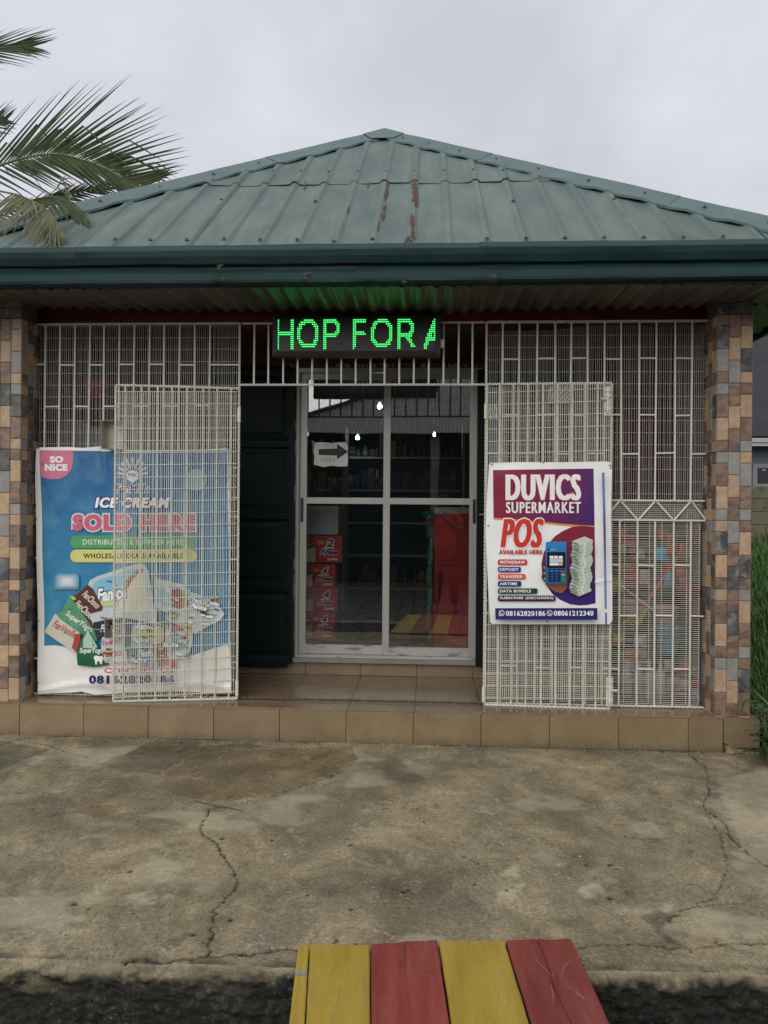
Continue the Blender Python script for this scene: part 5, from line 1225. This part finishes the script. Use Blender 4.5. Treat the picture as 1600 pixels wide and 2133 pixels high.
# bearers below
for y in (2.36,1.6,.86): MB().box(-.20,.50,y-.045,y+.045,-.09,-.0075).build('bearer',MT['wood_raw'],br)
# scratches scuffed into the paint of the red planks
def scr_(i,pts,w_):
    b=MB(); P=[Vector(Fs[i](u,v))+Vector((0,0,.0011)) for u,v in pts]
    V_=[]
    for k,p in enumerate(P):
        d=(P[min(k+1,len(P)-1)]-P[max(k-1,0)]).normalized(); n_=Vector((-d.y,d.x,0)); ww=w_*(.2+.8*math.sin(PI*k/(len(P)-1)))*random.uniform(.5,1.2)
        V_+=[p-n_*ww,p+n_*ww]
    b.add(V_,[(2*k,2*k+1,2*k+3,2*k+2) for k in range(len(P)-1)]); b.build('scratch',MT['scratch'],br)
def arc(u0,v0,u1,v1,bend=0,n=10): return [(u0+(u1-u0)*t+bend*math.sin(PI*t),v0+(v1-v0)*t) for t in [k/n for k in range(n+1)]]
K=1/4.2
for (a,w_) in ((arc(.35,.06,.58,.128,-.05),.0022),(arc(.62,.125,.9,.06,-.06),.0016),(arc(.62,.14,.86,.18,0),.0026),(arc(.70,.16,.86,.186,.0),.0018),(arc(.28,.05,.34,.075,.03),.0014),(arc(.35,.20,.42,.14,.02),.0014),(arc(.5,.09,.62,.10,.02),.0012),(arc(.45,.075,.66,.085,-.02),.001),(arc(.74,.145,.8,.17,0),.0015)): scr_(4,a,w_)
for (a,w_) in ((arc(.5,.01,.6,.235,.02,24),.0008),(arc(.62,.11,.9,.115,0),.0012),(arc(.2,.18,.4,.2,0),.001),(arc(.75,.04,.78,.075,0),.001)): scr_(2,a,w_)
# twig and small litter
tag(MB().tube([aZ(405,1668,.004),aZ(440,1676,.008),aZ(475,1682,.006),aZ(508,1690,.004)],[.0022,.003,.003,.002],6).build('twig',MT['tree_dark']),'thin brown twig lying on the stained concrete near the crack','twig')
pb=MB(); rp=random.Random(21)
for i in range(420):
    X_=rp.uniform(-2.6,2.5); Y_=(4.66-abs(rp.gauss(0,.05)) if rp.random()<.45 else (rp.uniform(2.45,4.6) if rp.random()<.6 else 2.43+abs(rp.gauss(0,.06)))); q=rp.uniform(.0018,.0065)
    pb.lathe((X_,Y_,.0),[(q,-.002),(q*1.1,q*.4),(q*.6,q*.9),(q*.1,q)],5,rp.randrange(3),sx=rp.uniform(.7,1.4))
pb.build('grit',[MT['tree_dark'],MT['wall_grey'],TILE[3]],kind='stuff')
def weed(px,py,n,s,label):
    p=aZ(px,py,0); b=MB()
    for i in range(n):
        a=random.uniform(0,2*PI); l=s*random.uniform(.5,1); t_=p+Vector((math.cos(a)*l,math.sin(a)*l,l*.8)); sd=Vector((-math.sin(a),math.cos(a),0))*l*.35; m_=(p+t_)/2+Vector((0,0,l*.2))
        b.add([p,m_+sd,t_,m_-sd],[(0,1,2,3)])
    tag(b.build('weed',MT['weed']),label,'weed')
weed(1379,1568,9,.02,'tiny green weed sprouting at the foot of the brown tile step'); weed(698,1964,7,.014,'tiny green weed by the far end of the yellow plank')
# ================================================================== RIGHT SIDE: grass, bush, wall, neighbour
def gz(x,y): return float(np.interp(y,[4.3,6,9,12,30],[-.02,.15,.55,.85,1.0]))+.03*float(vn(x*2,y*2))
MB().grid(lambda u,v:(2.0+u*14,4.28+v*14,gz(2+u*14,4.28+v*14)-.02*(u<.01)),[i/30 for i in range(31)],[i/40 for i in range(41)]).build('grass_bank',pm('grassy_soil',(.03,.05,.015),(.05,.08,.025),6,.95,.4,30),kind='structure',smooth=True)
b=MB()
for i in range(15000):
    y=4.35+7.6*random.random()**1.3; x=2.02+random.random()**1.2*(.6+.5*(y-4)); z=gz(x,y); h=random.uniform(.10,.30)*(1+.06*(y-4)); a=random.uniform(0,2*PI); ln=random.uniform(.1,.6)*h
    dx,dy=math.cos(a),math.sin(a); wd=random.uniform(.0025,.006)*(1+.12*(y-4)); px_,py_=-dy*wd,dx*wd
    m=Vector((x+dx*ln*.35,y+dy*ln*.35,z+h*.65)); tpt=(x+dx*ln,y+dy*ln,z+h*random.uniform(.75,1.05))
    b.add([(x-px_,y-py_,z),(x+px_,y+py_,z),(m.x+px_*.8,m.y+py_*.8,m.z),(m.x-px_*.8,m.y-py_*.8,m.z),tpt],[(0,1,2,3),(3,2,4)])
b.build('grass',MT['grass'],kind='stuff')
bs=thing('weedy_bush','leafy green weed bush growing at the right corner of the tiled step','bush',(2.12,4.5,0))
st=MB(); lf=MB(); rd=random.Random(3)
for i in range(46):
    x,y=1.93+rd.random()*.35,4.36+rd.random()*.28; h=rd.uniform(.08,.34); a=rd.uniform(0,2*PI); tip=Vector((x+.13*math.cos(a)-.02,y+.13*math.sin(a)-.04,h)); base_=Vector((x,y,-.01)); mid=(base_+tip)/2+Vector((0,0,.05))
    st.tube([base_,mid,tip],[.003,.0025,.0015],5)
    for k in range(9):
        t=.25+.75*k/8; p=base_.lerp(mid,t*2) if t<.5 else mid.lerp(tip,t*2-1); b_=rd.uniform(0,2*PI); l=rd.uniform(.03,.065); d=Vector((math.cos(b_),math.sin(b_),rd.uniform(-.3,.5))).normalized(); s=d.cross(Vector((0,0,1))).normalized()*l*.33
        lf.add([p,p+d*l*.35+s,p+d*l*.75+s*.7,p+d*l,p+d*l*.75-s*.7,p+d*l*.35-s],[(0,1,2,3),(0,3,4,5)])
st.build('stem',MT['rachis'],bs); lf.build('foliage',MT['weed'],bs)
def blade(pts,w_,label,m='grass'):
    b=MB(); P=[Vector(p) for p in pts]; V_=[]
    for k,p in enumerate(P):
        d=(P[min(k+1,len(P)-1)]-P[max(k-1,0)]).normalized(); s=d.cross(Vector((0,1,0))).normalized()*w_*math.sin(PI*(k+.35)/(len(P)+.3)); V_+=[p-s,p,p+s]
    b.add(V_,[(3*k,3*k+1,3*k+4,3*k+3) for k in range(len(P)-1)]+[(3*k+1,3*k+2,3*k+5,3*k+4) for k in range(len(P)-1)]); tag(b.build('grass_blade',MT[m]),label,'grass blade')
blade([aY(1541,1495,4.64),aY(1545,1478,4.63),aY(1550,1462,4.62),aY(1558,1457,4.6)],.006,'broad green grass blade rising in front of the right pillar foot')
blade([aY(1567,1434,4.7),aY(1580,1447,4.66),aY(1600,1466,4.6),aY(1625,1500,4.55)],.006,'long green grass blade leaning past the right pillar edge')
tag(MB().tube([aY(1544,1422,4.62),aY(1556,1445,4.62),aY(1560,1458,4.62)],[.0012,.0015,.0015],5).tube([aY(1556,1445,4.62),aY(1552,1444,4.62)],[.001,.0008],4).build('dry_stalk',MT['tree_dark']),'thin dry dark stalk in front of the right pillar base','stalk')
# block wall
wl=thing('block_wall','weathered olive concrete block wall behind the grass','wall',(6,11.9,.8))
wt=ZY(1012,12,1590); rows=6; rh=.2
blk=pm('olive_block',(.13,.12,.075),(.19,.175,.11),5,.9,.5,30,rnd=.12,spots=(4,.55,.7,(.07,.075,.04)))
bme=MB().bevbox(-.215,.215,0,.15,-.094,.094,.006).mesh('block',blk)
for r in range(6):
    for c in range(10):
        o=link('block',bme,wl); o.location=Vector((4.3+c*.44+(.22 if r%2 else 0),12,wt-.1-r*.2))-Vector((0,0,0))
MB().box(3.9,9.2,12.02,12.14,wt-1.3,wt-.004).build('mortar',MT['wall_grey'],wl)
# neighbour house
nh=thing('neighbour_house','grey house with dark shingle roof beyond the block wall','house',(8,16,1))
NY=15.0; zf1,zf0=ZY(909,NY-.4,1590),ZY(929,NY-.4,1590)
gyw=pm('blue_grey_wall',(.12,.135,.15),(.15,.165,.18),3,.85,.1,20)
MB().box(4.6,12,NY,NY+6,.5,zf1+.1).build('wall',gyw,nh)
MB().box(4.2,12.4,NY-.42,NY-.36,zf0+.07,zf1).box(4.2,12.4,NY-.39,NY-.33,zf0,zf0+.075).build('fascia',pm('pale_fascia',(.36,.38,.34),(.42,.44,.40),3,.6,.05,20),nh)
shm=pm('charcoal_shingle',(.016,.017,.019),(.024,.025,.027),3,.6,.3,30,rnd=.2)
zr=zf1; nrow=34; dz=.105
for r in range(nrow):
    y0=NY-.42+r*.11; z=zr+r*dz; MB().add([(4.2,y0,z),(12.4,y0,z),(12.4,y0+.15,z+.14),(4.2,y0+.15,z+.14),(4.2,y0,z-.03),(12.4,y0,z-.03)],[(0,1,2,3),(4,5,1,0)]).build('shingle_course',shm,nh)
wx0=XY(1575,NY,990); wz1,wz0=ZY(975,NY,1590),ZY(1008,NY,1590)
wf=MB().box(wx0-.08,wx0+1.3,NY-.06,NY,wz0-.08,wz0).box(wx0-.08,wx0+1.3,NY-.06,NY,wz1,wz1+.08).box(wx0-.08,wx0,NY-.06,NY,wz0,wz1).box(wx0+1.22,wx0+1.3,NY-.06,NY,wz0,wz1).build('window',pm('window_trim',(.2,.21,.23),(.24,.25,.27),3,.6,0),nh)
MB().box(wx0,wx0+1.22,NY-.02,NY-.01,wz0,wz1).build('pane',pm('dark_pane',(.01,.01,.012),(.015,.015,.016),3,.1,0),wf)
for k in range(6): MB().box(wx0+.1+k*.2,wx0+.16+k*.2,NY-.035,NY-.025,wz1-.05,wz1-.02).build('curtain_hook',MT['white_plastic'],wf)
# ================================================================== PALM
pt=thing('coconut_palm','coconut palm whose fronds reach in over the left roof edge','palm tree',(-5.6,6.9,-.6))
b=MB(); P=[Vector((-5.6+.25*math.sin(k*.35),6.9,-.6+k*.5)) for k in range(11)]
for k in range(10): b.bar(P[k],P[k+1],.16-.006*k,12,.155-.006*k)
b.build('trunk',MT['tree_dark'],pt)
def bez3(P,t):
    n=len(P)-1; s=t*n; i=min(int(s),n-1); f=s-i
    p0=P[max(i-1,0)];p1=P[i];p2=P[i+1];p3=P[min(i+2,n)]
    return .5*((2*p1)+(p2-p0)*f+(2*p0-5*p1+4*p2-p3)*f*f+(3*p1-p0-3*p2+p3)*f**3)
def leaflet(b,p,d,l,w_,droop,brk=False,nrm=None,mi=0):
    n=8; pos=p.copy(); dd=d.normalized(); V_=[]; stp=l/n
    bk=random.randrange(3,6) if brk else 99
    for k in range(n+1):
        t=k/n; sidev=dd.cross(nrm if nrm is not None else Vector((0,1,0)))
        if sidev.length<1e-3: sidev=Vector((1,0,0))
        sidev.normalize(); prof=min(1,.35+t*4)*(1-t)**.85
        up=sidev.cross(dd).normalized()*w_*.5*prof
        V_+=[pos-sidev*w_*prof+up,pos,pos+sidev*w_*prof+up]
        dd=(dd+Vector((0,0,-droop*(.5+t)))).normalized()
        if k==bk: dd=Vector((dd.x*.75+.25,dd.y,-abs(dd.z)*.8-.3)).normalized()
        pos=pos+dd*stp
    b.add(V_,[(3*k,3*k+1,3*k+4,3*k+3) for k in range(n)]+[(3*k+1,3*k+2,3*k+5,3*k+4) for k in range(n)],mi)
def frond(ctrl,n,ulen,llen,w_,updir,lodir,mat,droop=.05,r0=.011,brk=.12,lab=None,t0=0.,rach='rachis',jit=1.):
    fr=sub('frond',pt)
    if lab: fr['label']=lab
    P=[bez3(ctrl,k/40) for k in range(41)]
    MB().tube(P,[r0*(1-.85*k/40) for k in range(41)],6).build('stalk',MT[rach],fr)
    b=MB()
    for k in range(n):
        t=t0+(1-t0)*(k+.5)/n; p=bez3(ctrl,t); tg=(bez3(ctrl,min(1,t+.02))-bez3(ctrl,max(0,t-.02))).normalized()
        env=math.sin(PI*min(1,.22+.72*t))**.7
        for (dr_2,ln) in ((updir,ulen),(lodir,llen)):
            if not ln: continue
            sw=.92+.65*t; d=(dr_2+tg*sw+Vector((random.uniform(-.06,.06)*jit,random.uniform(-.12,.12)*jit,random.uniform(-.06,.06)*jit)))
            leaflet(b,p,d,ln*env*random.uniform(.85,1.12),w_*random.uniform(.75,1.15),droop*random.uniform(.3,1.6),random.random()<brk)
    b.build('leaflets',MT[mat],fr,kind='stuff')
YP=7.4
c1=[aY(x,y,YP) for x,y in ((-260,470),(-120,392),(0,345),(51,329),(101,321),(142,325),(189,338),(225,354),(262,374),(305,392))]
frond(c1,64,1.08,.74,.0185,Vector((.10,.0,1.0)),Vector((.28,-.1,-1.0)),'frond',.012,.014,.16,'big green frond arching over the hip')
c2=[aY(x,y,7.0) for x,y in ((-330,330),(-200,180),(-110,125),(-40,105),(20,98),(60,96))]
frond(c2,30,.68,.6,.013,Vector((.75,0,.55)),Vector((.9,0,-.60)),'frond',.01,.011,.05,'upper green frond at the left frame edge')
c3=[aY(x,y,6.6) for x,y in ((-260,460),(-120,330),(-60,285),(-20,262),(10,250))]
frond(c3,22,.40,.3,.013,Vector((.1,0,.9)),Vector((.3,0,-.7)),'frond',.03,.011,.4)
c6=[aY(x,y,7.9) for x,y in ((-240,520),(-60,470),(60,430),(160,402),(260,380),(340,362))]
frond(c6,48,.30,.32,.018,Vector((.25,0,.8)),Vector((.35,-.2,-.7)),'frond',.02,.012,.1,'low green frond just above the hip ridge')
# faded front frond hanging over the roof edge
c4=[aY(x,y,Y_) for x,y,Y_ in ((-220,420,5.3),(-60,395,5.0),(20,402,4.75),(60,415,4.6),(92,432,4.5),(112,455,4.42),(126,482,4.38))]
frond(c4,40,.0,.36,.011,Vector((0,0,.3)),Vector((-.22,-.2,-1.0)),'frond_dry',.09,.009,.25,'faded olive frond drooping onto the green roof',t0=.34,jit=4)
frond(c4,30,.38,.0,.011,Vector((-1.9,-.2,-.75)),Vector((0,0,0)),'frond_dry',.13,.004,.2,t0=.34,jit=4)
frond(c4,18,.30,.0,.010,Vector((.5,-.3,-.9)),Vector((0,0,0)),'frond_dry',.05,.003,.1,t0=.45,jit=5)
c5=[aY(x,y,Y_) for x,y,Y_ in ((20,432,4.9),(70,416,4.85),(110,411,4.8),(145,424,4.75),(170,445,4.7),(182,462,4.66))]
frond(c5,26,.12,.26,.012,Vector((.5,-.1,.25)),Vector((.25,-.2,-.75)),'frond',.12,.006,.4,t0=.15)
c7=[aY(x,y,Y_) for x,y,Y_ in ((100,410,4.9),(118,392,4.85),(130,375,4.85),(140,400,4.8),(150,425,4.75))]
frond(c7,7,.10,.12,.007,Vector((.3,0,.7)),Vector((.2,0,-1)),'frond_dead',.15,.003,.5,t0=.2)
# ================================================================== BEHIND THE CAMERA (reflected in the glass)
ob=thing('opposite_building','long dark shopfront with corrugated zinc roof across the road, reflected in the door glass','building',(0,-4.6,-.1))
OY=-4.6; oz=3.05; ox0,ox1=-3.5,9.5
dk=pm('dark_shopfront',(.035,.033,.03),(.055,.05,.045),3,.9,.2,20)
MB().box(ox0+.9,ox1-.9,OY-4,OY-.9,-.1,oz+.42).build('wall',dk,ob)
for x in (-2.6,.2,3.0,5.8,8.6): MB().box(x-.09,x+.09,OY-.35,OY-.17,-.1,oz-.05).build('post',MT['wall_grey'],ob)
for x in (-1.6,1.4,4.2): MB().box(x,x+1.4,OY-.905,OY-.87,0,2.1).build('shutter',MT['fascia_dark'],ob)
zn=pm('weathered_zinc',(.20,.19,.175),(.30,.29,.265),5,.55,.2,20,metal=.2,rnd=.08,stretch=(3,.4,.4))
zsl=.50
for k in range(16):
    xa,xb=ox0+k*.82,ox0+(k+1)*.82+.04
    for (sa,sb2,of) in ((0,2.0,0),(1.95,3.9,.012)):
        ns=int((xb-xa)/.019); b=MB(); vs=[];cols=[]
        for i in range(ns+1):
            x=xa+(xb-xa)*i/ns; s1=min(sb2,x-ox0,ox1-x) if True else sb2; s1=max(s1,sa)
            for s in (sa,s1): vs.append((x,OY-s,oz+zsl*s+.012*math.sin(2*PI*x/.076)+of+.004*(k%2)))
            cols.append(s1-sa)
        b.add(vs,[(2*i,2*i+2,2*i+3,2*i+1) for i in range(ns) if cols[i]+cols[i+1]>0])
        if b.f: b.build('roof_sheet',zn,ob)
MB().bar((ox0,OY,oz+.03),(ox0+3.9,OY-3.9,oz+zsl*3.9+.03),.05,6).build('hip_cap',dk,ob)
# second building wing closing the street behind, lower and darker
# ================================================================== PHOTOGRAPHER (seen only reflected)
def skinmesh(name,verts,edges,rad,mat,parent,sub_=2,root=0):
    me=bpy.data.meshes.new(name); me.from_pydata(verts,edges,[]); me.materials.append(mat); o=bpy.data.objects.new(name,me); COL.objects.link(o)
    md=o.modifiers.new('skin','SKIN'); 
    for i,r in enumerate(rad): me.skin_vertices[0].data[i].radius=(r,r) if not isinstance(r,tuple) else r
    me.skin_vertices[0].data[root].use_root=True
    ms=o.modifiers.new('s','SUBSURF'); ms.levels=sub_; ms.render_levels=sub_
    dg=bpy.context.evaluated_depsgraph_get(); m2=bpy.data.meshes.new_from_object(o.evaluated_get(dg)); bpy.data.objects.remove(o)
    for p in m2.polygons: p.use_smooth=True
    m2.materials.clear(); m2.materials.append(mat)
    return link(name,m2,parent)
G=-.1; bx,by=.30,-.40
pe=thing('person','person in orange-red shirt and dark trousers photographing the shop, reflected in the glass','person',(bx,by,G))
def V3(x,y,z): return (bx+x,by+y,G+z)
# one continuous body: pelvis root, legs, spine, arms, head
bv=[V3(0,0,.95),V3(0,0,1.12),V3(0,0,1.32),V3(0,.01,1.45),V3(0,.02,1.55),V3(0,.03,1.66),V3(0,.03,1.76),
    V3(-.10,0,.90),V3(-.12,.02,.50),V3(-.13,0,.09),V3(-.13,.15,.035),V3(.10,0,.90),V3(.13,.02,.50),V3(.15,0,.09),V3(.16,.15,.035),
    V3(-.19,.0,1.44),V3(-.27,.14,1.24),V3(-.24,.33,1.45),V3(-.235,.37,1.50),V3(.19,.0,1.44),V3(.24,.14,1.24),V3(-.02,.34,1.43),V3(-.07,.37,1.49)]
be=[(0,1),(1,2),(2,3),(3,4),(4,5),(5,6),(0,7),(7,8),(8,9),(9,10),(0,11),(11,12),(12,13),(13,14),(3,15),(15,16),(16,17),(17,18),(3,19),(19,20),(20,21),(21,22)]
brd=[.13,.12,.14,.10,.055,.085,.08,.085,.058,.04,.035,.085,.058,.04,.035,.055,.042,.026,.03,.055,.042,.026,.03]
skinmesh('body',bv,be,brd,MT['skin'],pe)
sv=[V3(0,0,.90),V3(0,0,1.12),V3(0,0,1.32),V3(0,.005,1.46),V3(-.19,0,1.45),V3(-.255,.10,1.30),V3(.19,0,1.45),V3(.23,.10,1.30)]
skinmesh('shirt',sv,[(0,1),(1,2),(2,3),(3,4),(4,5),(3,6),(6,7)],[(.19,.15),(.175,.14),(.185,.135),(.11,.10),(.085,.085),(.075,.075),(.085,.085),(.075,.075)],MT['shirt'],pe)
tv=[V3(0,0,.95),V3(-.10,0,.88),V3(-.125,.02,.50),V3(-.135,0,.10),V3(.10,0,.88),V3(.135,.02,.50),V3(.155,0,.10)]
skinmesh('trousers',tv,[(0,1),(1,2),(2,3),(0,4),(4,5),(5,6)],[.155,.115,.085,.068,.115,.085,.068],MT['trouser'],pe)
for x in (-.135,.158): skinmesh('shoe',[V3(x,-.03,.035),V3(x,.08,.035),V3(x+.01*(1 if x>0 else -1),.19,.03)],[(0,1),(1,2)],[.045,.048,.035],MT['black_plastic'],pe)
hv=[V3(0,-.005,1.70),V3(0,.01,1.79)]
skinmesh('hair',hv,[(0,1)],[.088,.085],MT['hair'],pe)
MB().bar(V3(0,.115,1.67),V3(0,.135,1.645),.014,6,.018).build('nose',MT['skin'],pe)
for s in (-1,1):
    MB().lathe(V3(s*.033,.108,1.69),[(.001,-.012),(.012,-.006),(.014,0),(.012,.006),(.001,.012)],8).build('eye',MT['white_plastic'],pe)
    MB().lathe(V3(s*.088,.02,1.665),[(.004,-.03),(.014,-.015),(.016,.01),(.006,.03)],8,sy=.6).build('ear',MT['skin'],pe)
# phone with its lens just behind the camera point, fingers curled around it
ph=thing('mobile_phone','slim teal phone held up in both hands, reflected in the glass','phone',(.07,-.03,1.33))
phx0,phx1,phz0,phz1=-.012,.145,1.33,1.425
MB().box(phx0,phx1,-.030,-.021,phz0,phz1).build('body',pm('teal_phone',(.02,.25,.24),(.03,.3,.28),5,.3,0),ph)
MB().lathe((0,0,0),[(.006,0),(.006,.002)],8).v
for (hx,sg) in ((phx0,-1),(phx1,1)):
    for k,ln in enumerate((.9,1,.95,.8)):
        z=phz0+.018+.019*k; x=hx+sg*.012
        skinmesh('finger',[(x+sg*.012,-.075,z),(x+sg*.010,-.045,z),(x+sg*.002,-.022,z),(x-sg*.014*ln,-.013,z)],[(0,1),(1,2),(2,3)],[.0085,.0085,.008,.007],MT['skin'],pe,1)
    skinmesh('thumb',[(hx+sg*.02,-.075,phz0+.03),(hx+sg*.008,-.055,phz0+.04),(hx-sg*.016,-.038,phz0+.05)],[(0,1),(1,2)],[.011,.010,.008],MT['skin'],pe,1)
    skinmesh('palm',[(hx+sg*.018,-.075,phz0+.04),(hx+sg*.03,-.105,phz0+.035)],[(0,1)],[.030,.026],MT['skin'],pe,1)
